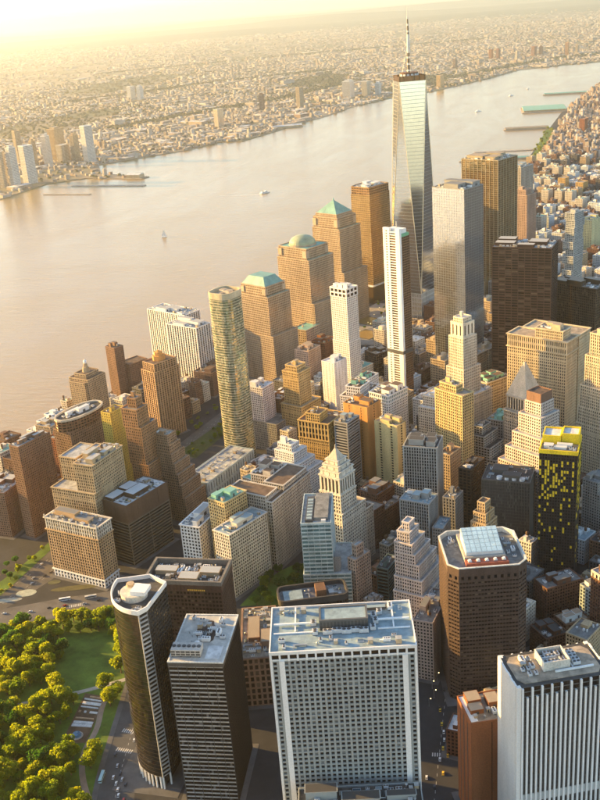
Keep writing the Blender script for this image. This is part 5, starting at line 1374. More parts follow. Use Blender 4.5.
# crosswalks and lane lines
m = MB()
paint = plain((.55, .54, .50), .7)
def stripes(c, ang, n, sp, ln, wd):
    ca_, sa_ = math.cos(R(ang)), math.sin(R(ang))
    for k in range(n):
        o_ = (k - (n - 1) / 2) * sp
        def Q(u, v): return (c[0] + ca_ * u - sa_ * v, c[1] + sa_ * u + ca_ * v, GZ + .024)
        m.face([Q(o_ - wd / 2, -ln / 2), Q(o_ + wd / 2, -ln / 2), Q(o_ + wd / 2, ln / 2), Q(o_ - wd / 2, ln / 2)])
stripes((-109, -274), -5, 12, 1.9, 4.5, .9); stripes((-104, -297), -5, 13, 1.9, 4.5, .9)
stripes((152, -262), 5, 11, 1.9, 4.2, .9); stripes((150, -322), 5, 11, 1.9, 4.2, .9); stripes((60, -330), 5, 9, 1.9, 4.2, .9)
for k in range(22): stripes((150 - k * .3, -330 + k * 9), 95, 1, 1, .25, 3.5)
stripes((-196, -86), 60, 10, 1.9, 4.5, .9); stripes((-245, -97), 25, 9, 1.9, 5, .9)
for k in range(len(STATE) - 1):
    a, b = STATE[k], STATE[k + 1]
    for f in (.1, .6):
        x, y = a[0] + (b[0] - a[0]) * f, a[1] + (b[1] - a[1]) * f; stripes((x, y), math.degrees(math.atan2(b[1] - a[1], b[0] - a[0])), 1, 1, .25, 3)
for off in (-12, -8, 8, 12):
    for k in range(len(WEST) - 1):
        a, b = WEST[k], WEST[k + 1]; L = math.hypot(b[0] - a[0], b[1] - a[1]); n = int(L / 9)
        for i in range(n):
            f = i / max(1, n); an = math.atan2(b[1] - a[1], b[0] - a[0]); stripes((a[0] + (b[0] - a[0]) * f - math.sin(an) * off, a[1] + (b[1] - a[1]) * f + math.cos(an) * off), math.degrees(an), 1, 1, .25, 3.5)
o = m.build('road_marking', paint); tag(o, kind='structure')
# traffic islands
for (x, y, rx, ry, gm) in ((-311, -82, 11, 7, (.34, .36, .28)), (-325, -98, 16, 4, (.32, .32, .26)), (-262, -66, 26, 5, (.10, .09, .04)), (-290, -58, 7, 4, (.10, .10, .05))):
    m = MB(); m.prism([(rx * math.cos(2 * math.pi * k / 20), ry * math.sin(2 * math.pi * k / 20)) for k in range(20)], 0, .16, 0, 0); o = m.build('traffic_island', ground_mat('island', gm, .2, .3), None, (x, y, GZ + .02), R(18)); tag(o, kind='structure')
MEDIAN = [(-362, -110), (-345, -35), (-336, 30), (-325, 28), (-330, -30), (-338, -100)]
sheet('median_lawn', MEDIAN, GZ + .13, grassm)
STRIP = [(-268, 281), (-239, 395), (-214, 385), (-238, 262)]
sheet('green_strip', STRIP, GZ + .13, ground_mat('lawn_grass', (.06, .075, .016), .06, .4))
sheet('green_ground', BOWL, GZ + .13, grassm)
sheet('memorial_plaza', WTCP, GZ + .10, ground_mat('plaza_paving', (.26, .24, .21), .06, .3))
for (x, y) in ((-95, 800), (-105, 880)):
    m = MB(); m.box(-22, 22, -22, 22, 0, .6, 0); m.face([(-20, -20, .61), (20, -20, .61), (20, 20, .61), (-20, 20, .61)], 1)
    o = m.build('memorial_pool', [wall_mat((.10, .09, .08)), water_mat()], None, (x, y, GZ + .1), R(61)); tag(o, 'square dark memorial pool sunk in the tree lined plaza', 'pool', 'memorial pools')

# pavements under the towers, each step of overlap on its own level
lev = []
def pad(f):
    g_ = (f[0], f[1], f[2] + 4.5, f[3] + 4.5, f[4]); used = {l_ for h_, l_ in lev if abs(h_[0] - g_[0]) + abs(h_[1] - g_[1]) < 260 and hit(h_, g_)}
    l_ = 0
    while l_ in used: l_ += 1
    lev.append((g_, l_))
    return corners(g_), GZ + .15 + .006 * l_
pm2 = MB()
for f in list(FOOT):
    cs, z = pad(f); pm2.prism(cs, GZ - .5, z, 0, 0)
o = pm2.build('pavement', paving); tag(o, kind='structure')

# ---------------------------------------------------------------- filler buildings
PAL = [('stone', 'dark', 'grey'), ('pale', 'dark', 'pale'), ('brick', 'brown', 'dark'), ('brickd', 'brown', 'brown'), ('tan', 'brown', 'grey'), ('beige', 'brown', 'tan'), ('grey', 'dark', 'dark'), ('white', 'dark', 'white'), ('cool', 'blue', 'cool'), ('dgrey', 'black', 'grey'), ('pale', 'dark', 'copper'), ('white', 'blue', 'grey'), ('brown', 'brown', 'pale')]
NOUN = {'stone': 'stone', 'pale': 'pale stone', 'brick': 'red brick', 'brickd': 'dark brick', 'tan': 'tan brick', 'beige': 'beige', 'grey': 'grey', 'white': 'white', 'brown': 'brown', 'dgrey': 'dark grey', 'cool': 'bluish', 'rust': 'rusty'}
def variant(w, gl, r, lx, ly, h, rng):
    """meshes of one mid-rise kind: wall with piers and spandrels, window core, roof with parapet and huts"""
    st = ST(w, gl, rng.uniform(3.3, 3.9), rng.uniform(2.7, 3.8), rng.uniform(.34, .52), rng.uniform(.38, .5), .5, .35, r)
    P = rectp(-lx / 2, lx / 2, -ly / 2, ly / 2); core = offset(P, -.5)
    g = MB(); g.prism(core, 0, h, 0, None, st['bw'], st['fh'])
    wl = MB(); facade(wl, core, 0, h, st)
    o, i_ = offset(P, .25), offset(P, -.8)
    for a in range(4):
        b = (a + 1) % 4
        wl.face([(*core[a], h - .8), (*core[b], h - .8), (*o[b], h - .1), (*o[a], h - .1)]); wl.face([(*o[a], h - .1), (*o[b], h - .1), (*o[b], h + 1), (*o[a], h + 1)]); wl.face([(*o[a], h + 1), (*o[b], h + 1), (*i_[b], h + 1), (*i_[a], h + 1)]); wl.face([(*i_[b], h), (*i_[a], h), (*i_[a], h + 1), (*i_[b], h + 1)])
    rf = MB(); rf.face([(x, y, h + .02) for x, y in core])
    hu = MB()
    for k in range(rng.randint(1, 3)):
        a, b = rng.uniform(.1, .2) * lx, rng.uniform(.1, .2) * ly; x, y = rng.uniform(-.28, .28) * lx, rng.uniform(-.28, .28) * ly; z = rng.uniform(2.5, 6)
        hu.box(x - a, x + a, y - b, y + b, h + .03, h + z + k * .1, 0)
    for k in range(rng.randint(3, 8)):
        x, y = rng.uniform(-.42, .42) * lx, rng.uniform(-.42, .42) * ly; q = rng.uniform(.6, 1.4); hu.box(x - q, x + q, y - q * .7, y + q * .7, h + .03, h + rng.uniform(1, 2.4) + k * .02, 1)
    if rng.random() < .5:
        x, y = rng.uniform(-.3, .3) * lx, rng.uniform(-.3, .3) * ly; hu.cyl((x, y), 1.6, 1.5, h + 4, h + 7, 9, 2); hu.cyl((x, y), 1.8, .1, h + 7, h + 8.2, 9, 2); hu.box(x - .9, x + .9, y - .9, y + .9, h, h + 4, 2)
    return dict(wall=wl.mesh('wall', [wm(w)]), window_glass=g.mesh('window_glass', [G[gl]]), roof=rf.mesh('roof', [RF[r]]), rooftop_hut=hu.mesh('rooftop_hut', [wm(w), STEEL, WOOD])), (lx, ly, h, w)
rng = random.Random(42)
VAR = []
for k in range(26):
    w, gl, r = PAL[k % len(PAL)]
    VAR.append(variant(w, gl, r, rng.uniform(22, 31), rng.uniform(18, 26), [16, 22, 28, 34, 42, 52][k % 6] + rng.uniform(-2, 3), rng))
SMALL = []
for k in range(14):
    w, gl, r = PAL[(k * 5) % len(PAL)]
    SMALL.append(variant(w, gl, r, rng.uniform(12, 17), rng.uniform(11, 15), [12, 18, 26, 36, 46][k % 5] + rng.uniform(-2, 3), rng))
def put(v, x, y, th, where, group):
    ms, (lx, ly, h, w) = v
    t = empty('brick_building' if w in ('brick', 'brickd', 'rust', 'brown') else ('stone_building' if w in ('stone', 'pale', 'tan', 'beige') else 'concrete_building'), (x, y, GZ), th)
    hd = 'low' if h < 26 else ('midrise' if h < 40 else 'taller')
    if where is None:
        near = sorted(LAND, key=lambda k_: (DATA[k_][0] - x) ** 2 + (DATA[k_][1] - y) ** 2)[:2]
        where = 'between the %s and the %s' % (LAND[near[0]], LAND[near[1]])
    tag(t, '%s %s building %s' % (hd, NOUN[w], where), 'building', group)
    for nm, me in ms.items():
        o = link(nm, me, t)
        if nm == 'rooftop_hut': o['kind'] = 'stuff'
    FOOT.append((x, y, lx / 2, ly / 2, th))
LAND = dict(b26='belfry tower', cunb='mansard block', c1='white terraced block', c2='ornate yellow block', c3='golden tan tower', w50='green glass tower', c9='orange slab', c10='pale yellow slab', c12='pier tower', c14='yellow lit tower', w1='art deco tower', eq='cream twin block', w14='stone pyramid', c17='peach setback tower', c19='windowless slab',
    w15='black and yellow tower', b85='chamfered tower', c21='stepped white tower', g125='needle tower', w='slim white grid tower', ol='bronze steel tower', w4='mirror tower', c16='green roofed block', c29='beige setback tower', c31='dark bronze tower', c23='dark brick block', c8r='white gridded block', l200='flat topped granite tower', two='teal glass tower', c35='stacked glass tower')
KEEP = [(STATE, 22), (BATPL, 24), (WEST, 34), (BWAY, 13), (BROAD, 12)]
def fill(zone, th, sx, sy, where, group, hmax=60, every=3, seed=1, limit=999, pool=None):
    rng = random.Random(seed)
    xs = [p[0] for p in zone]; ys = [p[1] for p in zone]; mx, my = sum(xs) / len(xs), sum(ys) / len(ys)
    c, s = math.cos(th), math.sin(th); n = 0; nn = int(max(max(xs) - min(xs), max(ys) - min(ys)) / min(sx, sy)) + 4
    cand = []
    for i in range(-nn, nn):
        for j in range(-nn, nn):
            u = i * sx + (i // every) * 10; v = j * sy + (j // 2) * 9
            cand.append((mx + c * u - s * v + rng.uniform(-1, 1), my + s * u + c * v + rng.uniform(-1, 1)))
    cand.sort(key=lambda p: (p[0] - CAM.x) ** 2 + (p[1] - CAM.y) ** 2)
    out = []
    for x, y in cand:
        if not inpoly((x, y), zone) or not inview(x, y, 20): continue
        if any(lined((x, y), l_) < w_ + 12 for l_, w_ in KEEP): continue
        vs = [v for v in (pool or VAR) if v[1][2] <= hmax]
        v = rng.choice(vs); lx, ly, h, w = v[1]
        f = (x, y, lx / 2 + .8, ly / 2 + .8, th)
        if taken(f): 
            continue
        if n < limit: put(v, x, y, th, where, group); n += 1
        else: out.append((x, y, lx, ly, h))
    return out
FIDI = [(60, -140), (330, -150), (420, 300), (430, 1000), (40, 1000), (-60, 700), (-150, 500), (-195, 330), (-110, 100), (-40, 70), (40, -60)]
fill(FIDI, R(62), 33, 28, None, 'filler buildings downtown', 60, 3, 3)
fill(FIDI, R(62), 18.5, 16.5, None, 'filler buildings downtown', 60, 6, 4, 999, SMALL)
fill([(205, -300), (340, -300), (340, -120), (215, -120)], R(35), 32, 27, 'in the shaded streets behind the finned tower', 'low shaded buildings', 30, 3, 5)
fill([(160, -300), (340, -300), (340, -100), (215, -100)], R(35), 18, 16, 'in the shaded streets behind the finned tower', 'low shaded buildings', 37, 5, 6, 999, SMALL)
fill([(-430, 480), (-360, 300), (-300, 400), (-300, 700), (-225, 1000), (-130, 1250), (-220, 1560), (-345, 1100), (-385, 720)], R(62), 40, 34, 'on the riverside beside the granite towers', 'riverside buildings', 40, 3, 6)
fill([(-505, 240), (-450, 110), (-400, 90), (-335, 150), (-305, 300), (-330, 420), (-420, 470), (-492, 400)], R(68), 34, 29, 'on the waterfront blocks beside the highway', 'waterfront buildings', 45, 3, 16)
fill([(-505, 240), (-450, 110), (-400, 90), (-335, 150), (-300, 300), (-290, 480), (-420, 470), (-492, 400)], R(68), 18, 16, 'on the waterfront blocks beside the highway', 'waterfront buildings', 40, 5, 17, 999, SMALL)
TRIB = [(-130, 1280), (430, 1010), (900, 1010), (1100, 6200), (560, 6000), (470, 5300), (300, 4250), (235, 3500), (170, 2650), (100, 2250), (-20, 1900)]
rest_ = fill(TRIB, R(64), 36, 30, 'in the low streets north of the towers', 'low northern street blocks', 45, 4, 8, 430)
# the farther ones, beyond counting
WCOL = [(.22, .145, .105), (.36, .30, .23), (.42, .38, .33), (.17, .12, .09), (.30, .25, .20), (.50, .47, .43), (.16, .14, .125), (.32, .22, .15)]
RCOL = [(.34, .33, .32), (.16, .155, .15), (.46, .45, .44), (.22, .20, .18), (.10, .10, .10), (.25, .19, .16)]
wi = island_mat(WCOL, .85, 'far_wall'); ri = island_mat(RCOL, .9, 'far_roof')
def obx(m, x, y, lx, ly, z0, h, th, top=True, mi=0):
    cs = corners((x, y, lx / 2, ly / 2, th)); m.hexa([(*p, z0) for p in cs] + [(*p, h) for p in cs], mi, (4, 5))
    m.face([(*p, h) for p in cs], 1)
m = MB(); rng = random.Random(9)
for x, y, lx, ly, h in rest_:
    for su in (-1, 1):
        for sv in (-1, 0, 1):
            hh = max(9, h * rng.uniform(.45, .95)); c6, s6 = math.cos(R(64)), math.sin(R(64)); u_, v_ = su * lx * .26, sv * ly * .36
            X_, Y_ = x + u_ * c6 - v_ * s6, y + u_ * s6 + v_ * c6
            obx(m, X_, Y_, lx * .51, ly * .35, GZ, hh, R(64))
            if rng.random() < .6: a = rng.uniform(1.5, 3.2); obx(m, X_, Y_, a, a, hh, hh + rng.uniform(2, 5), R(64))
if rest_:
    o = m.build('far_blocks', [wi, ri]); tag(o, 'distant street blocks fading north along the river', 'buildings', kind='stuff')
# a few taller ones up north
for k, (x, y, lx, ly, h, w, lab) in enumerate(((330, 3300, 30, 22, 62, 'rust', 'orange brick slab beside the riverside park'), (430, 3550, 60, 26, 60, 'pale', 'cream slab standing above the riverside avenue'), (480, 4200, 40, 40, 95, 'rust', 'rust brick tower near the green roofed pier'), (520, 4100, 34, 34, 80, 'grey', 'grey tower beside the rust brick tower'),
                                                (470, 2250, 44, 30, 40, 'copper', 'long block with a teal roof among the northern streets'), (250, 2080, 26, 22, 48, 'gold', 'small yellow lit block among the northern streets'), (300, 2050, 34, 22, 40, 'gold', 'second wider yellow lit block among the northern streets'), (520, 5200, 60, 30, 70, 'brick', 'red slab near the far end of the riverside avenue'))):
    t = empty('tall_block', (x, y, GZ), R(64)); tag(t, lab, 'building'); tier(t, rectp(-lx / 2, lx / 2, -ly / 2, ly / 2), 0, h, ST(w, 'brown', 3.8, 4, .45, .45, .5, .35, 'copper' if w == 'copper' else 'tan'))

# ---------------------------------------------------------------- trees
def crown(seed, r=6.0, h=8.0, n=1700, leaf=.75):
    rg = np.random.default_rng(seed)
    k = 15
    cc = rg.normal(size=(k, 3)); cc /= np.linalg.norm(cc, axis=1)[:, None]; cc *= (rg.random((k, 1)) ** .5) * .72
    cc *= np.array([r, r, h * .5]); rad = rg.uniform(.28, .52, k) * r
    idx = rg.integers(0, k, n)
    d = rg.normal(size=(n, 3)); d /= np.linalg.norm(d, axis=1)[:, None]
    p = cc[idx] + d * (rad[idx] * rg.uniform(.72, 1.05, n))[:, None] * np.array([1, 1, .8])
    a = rg.normal(size=(n, 3)); a += d * 0; a /= np.linalg.norm(a, axis=1)[:, None]
    b = np.cross(a, rg.normal(size=(n, 3))); b /= np.linalg.norm(b, axis=1)[:, None]
    s = rg.uniform(.6, 1.25, n)[:, None] * leaf
    p[:, 2] += h * .5 + 3.5
    v = np.stack([p - a * s, p - b * s * .7, p + a * s, p + b * s * .7], 1).reshape(-1, 3)
    me = bpy.data.meshes.new('crown'); me.from_pydata(v.tolist(), [], [tuple(range(4 * i, 4 * i + 4)) for i in range(n)]); return me
def trunk(seed):
    rg = random.Random(seed); m = MB(); m.tube((0, 0, 0), (0, 0, 5), .45, .32, 7)
    for k in range(5):
        a = k * 1.26 + rg.uniform(-.3, .3); m.tube((0, 0, 3.2 + k * .3), (3 * math.cos(a), 3 * math.sin(a), 7 + rg.random() * 2), .22, .06, 5)
    return m.mesh('trunk', [WOOD])
LEAVES = [leaf_mat((.12, .138, .007), (5.0, 4.3, 1.5)), leaf_mat((.095, .12, .009), (4.6, 4.2, 1.5)), leaf_mat((.045, .085, .014), (2.6, 3.0, 1.4))]
CR = []
for li, lm in enumerate(LEAVES):
    for k in range(4):
        me = crown(10 * li + k, 6.0 + .5 * (k % 2), 8.5 + (k % 3), 2700, .58); me.materials.append(lm); CR.append((li, me))
TK = [trunk(k) for k in range(3)]
def tree(x, y, s, li, label, group, z=GZ + .1, rng=random):
    t = empty('tree', (x, y, z), rng.uniform(0, 6.28)); t.scale = (s, s, s * rng.uniform(.85, 1.15)); tag(t, label, 'tree', group)
    link('trunk', rng.choice(TK), t); link('crown', rng.choice([m_ for q, m_ in CR if q == li]), t)
def scatter(zone, gap, n, smin, smax, pick, label, group, avoid=(), seed=0, z=GZ + .1):
    rg = random.Random(seed); pts = []; xs = [p[0] for p in zone]; ys = [p[1] for p in zone]; tr = 0
    while len(pts) < n and tr < n * 40:
        tr += 1; p = (rg.uniform(min(xs), max(xs)), rg.uniform(min(ys), max(ys)))
        if not inpoly(p, zone) or not inview(p[0], p[1], 8, 30): continue
        if any(a(p) for a in avoid) or any((p[0] - q[0]) ** 2 + (p[1] - q[1]) ** 2 < gap * gap for q in pts): continue
        pts.append(p); li = pick(rg); tree(p[0], p[1], rg.uniform(smin, smax), li, label[li], group, z, rg)
PL = ['yellow green leafy tree glowing in the sun in the park', 'mid green leafy tree in the park', 'dark green leafy tree in the park']
P1 = [(-300, -290), (-249, -268), (-223, -252), (-195, -239), (-172, -226), (-142, -205)]
P2 = [(-92, -385), (-119, -349), (-135, -324), (-143, -301), (-142, -276), (-152, -244), (-151, -223)]
av = [lambda p: inpoly(p, LAWN), lambda p: inpoly(p, [(q[0] * 1.0 + (q[0] + 159) * .25, q[1] + (q[1] + 263) * .1) for q in PLAZ]), lambda p: lined(p, P2) < 6, lambda p: lined(p, P1) < 6, lambda p: lined(p, STATE) < 23, lambda p: lined(p, BATPL) < 26]
scatter(PARK, 7.0, 225, .85, 1.5, lambda r: r.choice((0, 0, 0, 0, 1, 1, 2)), PL, 'park trees', av, 21)
scatter(BOWL, 7, 20, .85, 1.15, lambda r: r.choice((1, 1, 2)), ['', 'green tree crowded on the small triangular green among towers', 'dark tree crowded on the small triangular green among towers'], 'trees on the small green', (), 22)
scatter(MEDIAN, 6, 12, .35, .6, lambda r: r.choice((0, 1)), ['small bright tree on the highway median', 'small green tree on the highway median'], 'median trees', (), 23)
scatter(STRIP, 7, 18, .35, .6, lambda r: r.choice((1, 1, 2)), ['', 'small green tree in the long green strip by the garage', 'small dark tree in the long green strip by the garage'], 'green strip trees', (), 24)
scatter(WTCP, 12, 24, .4, .6, lambda r: r.choice((1, 2)), ['', 'small green tree in rows on the memorial plaza', 'small dark tree in rows on the memorial plaza'], 'memorial plaza trees', [lambda p: math.hypot(p[0] + 95, p[1] - 800) < 33, lambda p: math.hypot(p[0] + 105, p[1] - 880) < 33, lambda p: taken((p[0], p[1], 3, 3, 0))], 25)
HRP = [(165, 2380), (118, 2380), (188, 3520), (228, 3480)]
sheet('riverside_lawn', HRP, GZ + .05, grassm)
scatter(HRP, 20, 32, .8, 1.3, lambda r: r.choice((1, 0)), ['bright tree in the narrow riverside park', 'green tree in the narrow riverside park'], 'riverside park trees', (), 26)
RIV = [(-470, 470), (-500, 400), (-512, 250), (-490, 240), (-470, 380), (-440, 460)]
scatter(RIV, 9, 9, .5, .8, lambda r: r.choice((1, 2)), ['', 'green tree along the river promenade', 'dark tree along the river promenade'], 'promenade trees', [lambda p: taken((p[0], p[1], 4, 4, 0))], 27)

SIDE = [(-370, -60), (-320, 60), (-330, 130), (-300, 300), (-270, 480), (-200, 520), (-235, 380), (-262, 225), (-270, 130), (-275, 60), (-262, 40), (-330, -60)]
scatter(SIDE, 9, 26, .4, .75, lambda r: r.choice((1, 1, 2)), ['', 'green street tree beside the highway', 'dark street tree beside the highway'], 'highway trees', [lambda p: taken((p[0], p[1], 3.5, 3.5, 0)), lambda p: lined(p, WEST) < 19], 29)
# ---------------------------------------------------------------- vehicles and boats
def car_meshes(c):
    b = MB(); b.hexa([(-2.2, -.9, .35), (2.2, -.9, .35), (2.2, .9, .35), (-2.2, .9, .35), (-2.25, -.88, .9), (2.1, -.85, .85), (2.1, .85, .85), (-2.25, .88, .9)])
    b.hexa([(-1.3, -.72, 1.4), (.5, -.72, 1.4), (.5, .72, 1.4), (-1.3, .72, 1.4), (-1.25, -.68, 1.48), (.45, -.68, 1.48), (.45, .68, 1.48), (-1.25, .68, 1.48)])
    g = MB(); g.hexa([(-1.9, -.82, .88), (1.2, -.82, .86), (1.2, .82, .86), (-1.9, .82, .88), (-1.3, -.71, 1.42), (.5, -.71, 1.42), (.5, .71, 1.42), (-1.3, .71, 1.42)])
    return b.mesh('body', [wall_mat(c, .3, .1, .6)]), g.mesh('cabin', [G['black']])
wh_ = MB()
for k in range(12):
    a0, a1 = 2 * math.pi * k / 12, 2 * math.pi * (k + 1) / 12
    wh_.face([(.34 * math.cos(a0), -.12, .34 * math.sin(a0)), (.34 * math.cos(a1), -.12, .34 * math.sin(a1)), (.34 * math.cos(a1), .12, .34 * math.sin(a1)), (.34 * math.cos(a0), .12, .34 * math.sin(a0))])
for s in (-.12, .12): wh_.face([(.34 * math.cos(2 * math.pi * k / 12), s, .34 * math.sin(2 * math.pi * k / 12)) for k in range(12)])
WHEEL = wh_.mesh('wheel', [DKM])
CARS = {'white': car_meshes((.75, .75, .74)), 'black': car_meshes((.03, .03, .035)), 'silver': car_meshes((.45, .46, .47)), 'yellow': car_meshes((.75, .48, .03)), 'red': car_meshes((.45, .04, .03))}
def car(x, y, ang, c, where, z=GZ + .02):
    t = empty('car', (x, y, z), R(ang)); tag(t, '%s car %s' % (c, where), 'car', 'cars in the streets')
    link('body', CARS[c][0], t); link('cabin', CARS[c][1], t)
    for a in (-1.35, 1.35):
        for b in (-.8, .8): link('wheel', WHEEL, t, (a, b, .34))
W1 = 'in the traffic on the curved street by the park'
for x, y, c in ((-105, -328, 'white'), (-101, -323, 'black'), (-100, -334, 'white'), (-97, -329, 'silver'), (-96, -340, 'white'), (-92, -334, 'black'), (-93, -346, 'white'), (-87, -350, 'red'), (-107, -315, 'silver'), (-114, -303, 'black'), (-105, -284, 'white'), (-110, -262, 'black'), (-113, -240, 'silver')): car(x, y, 103, c, W1)
W2 = 'on the wide junction in front of the orange block'
for x, y, c, a in ((-289, -115, 'white', 22), (-272, -106, 'black', 22), (-238, -94, 'silver', 25), (-315, -122, 'white', 22), (-257, -100, 'red', 22), (-225, -86, 'black', 30), (-340, -134, 'silver', 22), (-210, -78, 'white', 30)): car(x, y, a, c, W2)
W3 = 'in the shaded street beside the chamfered tower'
for k, (x, y) in enumerate(((149, -268), (153, -283), (148, -298), (150, -245), (146, -226), (143, -181), (146, -140), (150, -255), (142, -205))): car(x, y, 95, ('white', 'yellow', 'black')[k % 3], W3)
for k in range(26):
    p = BWAY[1 + k % 5]; q = BWAY[2 + k % 5]; f_ = (k * .37) % 1; s_ = -4 if k % 2 else 4; car(p[0] + (q[0] - p[0]) * f_ + s_, p[1] + (q[1] - p[1]) * f_, 62, ('yellow', 'white', 'black', 'silver')[k % 4], 'on the long avenue between the downtown towers')
for k in range(16): car(*((140 + (k % 3) * 6.5 + k * .3, -330 + k * 13.5) if k % 2 else (52 + (k % 4) * 5, -400 + k * 15)), 96, ('black', 'white', 'silver', 'yellow')[(k * 7) % 4], 'in the shaded streets around the grid tower')
W4 = 'on the highway beside the narrow brown tower'
for k in range(16):
    p = WEST[4 + k % 12]; o_ = (-11, -5.5, 6, 10)[k % 4]; car(p[0] + o_ + k * .3, p[1] + (k * 7) % 19, 78, ('white', 'black', 'silver', 'yellow')[(k * 3) % 4], W4)
def bus(x, y, ang, c, lab):
    t = empty('bus', (x, y, GZ + .02), R(ang)); tag(t, lab, 'bus')
    m = MB(); m.box(-6, 6, -1.3, 1.3, .45, 1.5); m.box(-6, 6, -1.3, 1.3, 2.6, 3.2); m.box(-3, 1, -.9, .9, 3.2, 3.5); m.build('body', wall_mat(c, .35, .1), t)
    m = MB(); m.box(-5.95, 5.95, -1.25, 1.25, 1.5, 2.6); m.build('window_band', G['black'], t)
    for a in (-3.8, 3.6):
        for b in (-1.2, 1.2): link('wheel', WHEEL, t, (a, b, .5), 0, (1.45, 1.3, 1.45))
bus(-262, -90, 24, (.72, .74, .74), 'white bus on the wide junction in front of the orange block')
bus(-114, -330, 100, (.35, .55, .60), 'pale teal bus stopped by the kerb of the curved street'); bus(-236, -82, 26, (.55, .55, .52), 'grey bus near the traffic islands')
# lit street lamps
LAMPM = bpy.data.materials.new('lamp_glow'); LAMPM.use_nodes = True
_b = LAMPM.node_tree.nodes['Principled BSDF']; _b.inputs['Emission Color'].default_value = (1, .72, .25, 1); _b.inputs['Emission Strength'].default_value = 2.2
m = MB(); m.cyl((0, 0), .14, .09, 0, 8.5, 6); m.tube((0, 0, 8.4), (1.6, 0, 8.9), .07, .06, 5); LPOLE = m.mesh('pole', [METAL])
m = MB(); m.cyl((1.6, 0), .4, .25, 8.45, 9.0, 8, 0, True, True); LHEAD = m.mesh('lamp_head', [LAMPM])
def lamp(x, y, a, lab, gr):
    t = empty('street_lamp', (x, y, GZ), R(a)); tag(t, lab, 'street lamp', gr); link('pole', LPOLE, t); link('lamp_head', LHEAD, t)
for k in range(9): lamp(133 + (k % 2) * 3 - .02 * k, -205 + k * 12, 0, 'lit street lamp along the shaded street by the chamfered tower', 'lamps in the shaded street')
rl = random.Random(71)
for k in range(22):
    p = (rl.uniform(-135, -25), rl.uniform(745, 985))
    if inpoly(p, WTCP): lamp(p[0], p[1], k * 40, 'small lit lamp among the memorial plaza trees', 'plaza lamps')
# ferry
t = empty('ferry', (-683, 2251, 0), R(50)); tag(t, 'small white ferry crossing the wide river', 'boat')
m = MB(); m.prism([(-17, -4.5), (10, -4.5), (18, 0), (10, 4.5), (-17, 4.5)], -.5, 2.6, 0, 0, poly2=[(-17.5, -5), (11, -5), (20, 0), (11, 5), (-17.5, 5)]); m.build('hull', WHITE, t)
bx(t, 'cabin', WHITE, -13, 8, -3.8, 3.8, 2.6, 5.4); bx(t, 'cabin_window', G['black'], -12.9, 8.1, -3.9, 3.9, 3.6, 4.6); bx(t, 'wheelhouse', WHITE, 1, 6, -2.4, 2.4, 5.4, 7.6); bx(t, 'funnel', DKM, -8, -6, -1, 1, 5.4, 8)
t = empty('sailboat', (-799, 1635, 0), R(20)); tag(t, 'white sailboat alone on the golden river', 'boat')
m = MB(); m.prism([(-7, -1.6), (3, -1.9), (8, 0), (3, 1.9), (-7, 1.6)], -.3, 1.4, 0, 0); m.build('hull', WHITE, t)
m = MB(); m.cyl((1, 0), .15, .1, 1.4, 20, 6); m.build('mast', METAL, t)
m = MB(); m.hexa([(-6, -.05, 2.5), (.7, -.05, 2.5), (.7, .05, 2.5), (-6, .05, 2.5), (.2, -.05, 19.5), (.7, -.05, 19.5), (.7, .05, 19.5), (.2, .05, 19.5)]); m.build('main_sail', WHITE, t)
m = MB(); m.hexa([(1.4, -.05, 1.8), (7.5, -.05, 1.8), (7.5, .05, 1.8), (1.4, .05, 1.8), (1.3, -.05, 17), (1.5, -.05, 17), (1.5, .05, 17), (1.3, .05, 17)]); m.build('jib_sail', WHITE, t)
foam = ground_mat('foam', (.55, .52, .46), .2, .5)
wk = [(-697, 2236), (-730, 2222), (-775, 2218), (-830, 2226)]
m = MB(); q = smooth(wk, 2)
for i in range(len(q) - 1):
    w0, w1 = 3.2 * (1 - i / len(q)) + .3, 3.2 * (1 - (i + 1) / len(q)) + .3
    a, b = q[i], q[i + 1]; d = Vector((b[0] - a[0], b[1] - a[1])).normalized(); n_ = (-d.y, d.x)
    m.face([(a[0] - n_[0] * w0, a[1] - n_[1] * w0, .03), (b[0] - n_[0] * w1, b[1] - n_[1] * w1, .03), (b[0] + n_[0] * w1, b[1] + n_[1] * w1, .03), (a[0] + n_[0] * w0, a[1] + n_[1] * w0, .03)])
o = m.build('wake', foam); tag(o, 'curling foam wake behind the ferry', 'wake', kind='stuff')
for k, (x, y, r_) in enumerate(((-20, 5000, 40), (60, 5350, 70), (-150, 4300, 30))):
    t = empty('small_boat', (x, y, 0), R(r_)); tag(t, ('small pale boat on the far reach of the river', 'second small pale boat farther up the river', 'small boat off the green roofed pier')[k], 'boat')
    m = MB(); m.prism([(-14, -4), (10, -4), (17, 0), (10, 4), (-14, 4)], -.3, 3, 0, 0); m.build('hull', WHITE, t); bx(t, 'cabin', WHITE, -9, 5, -3, 3, 3, 7)
def pier(x, y, lx, ly, th, lab, shed=None, rf='tan'):
    t = empty('pier', (x, y, 0), R(th)); tag(t, lab, 'pier')
    m = MB(); m.box(-lx / 2, lx / 2, -ly / 2, ly / 2, -2, 2.4); m.build('deck', ground_mat('pier_deck', (.30, .27, .23), .05, .3), t)
    if shed:
        m = MB(); m.box(-lx * .46, lx * .46, -ly * .42, ly * .42, 2.4, shed, 0, (4,)); m.build('shed', wm('tan'), t)
        m = MB(); m.hexa([(-lx * .47, -ly * .44, shed), (lx * .47, -ly * .44, shed), (lx * .47, ly * .44, shed), (-lx * .47, ly * .44, shed), (-lx * .47, -ly * .03, shed + 4), (lx * .47, -ly * .03, shed + 4), (lx * .47, ly * .03, shed + 4), (-lx * .47, ly * .03, shed + 4)]); m.build('shed_roof', RF[rf], t)
pier(165, 4250, 210, 230, 4, 'broad square pier with a long green roofed shed', 11, 'copper')
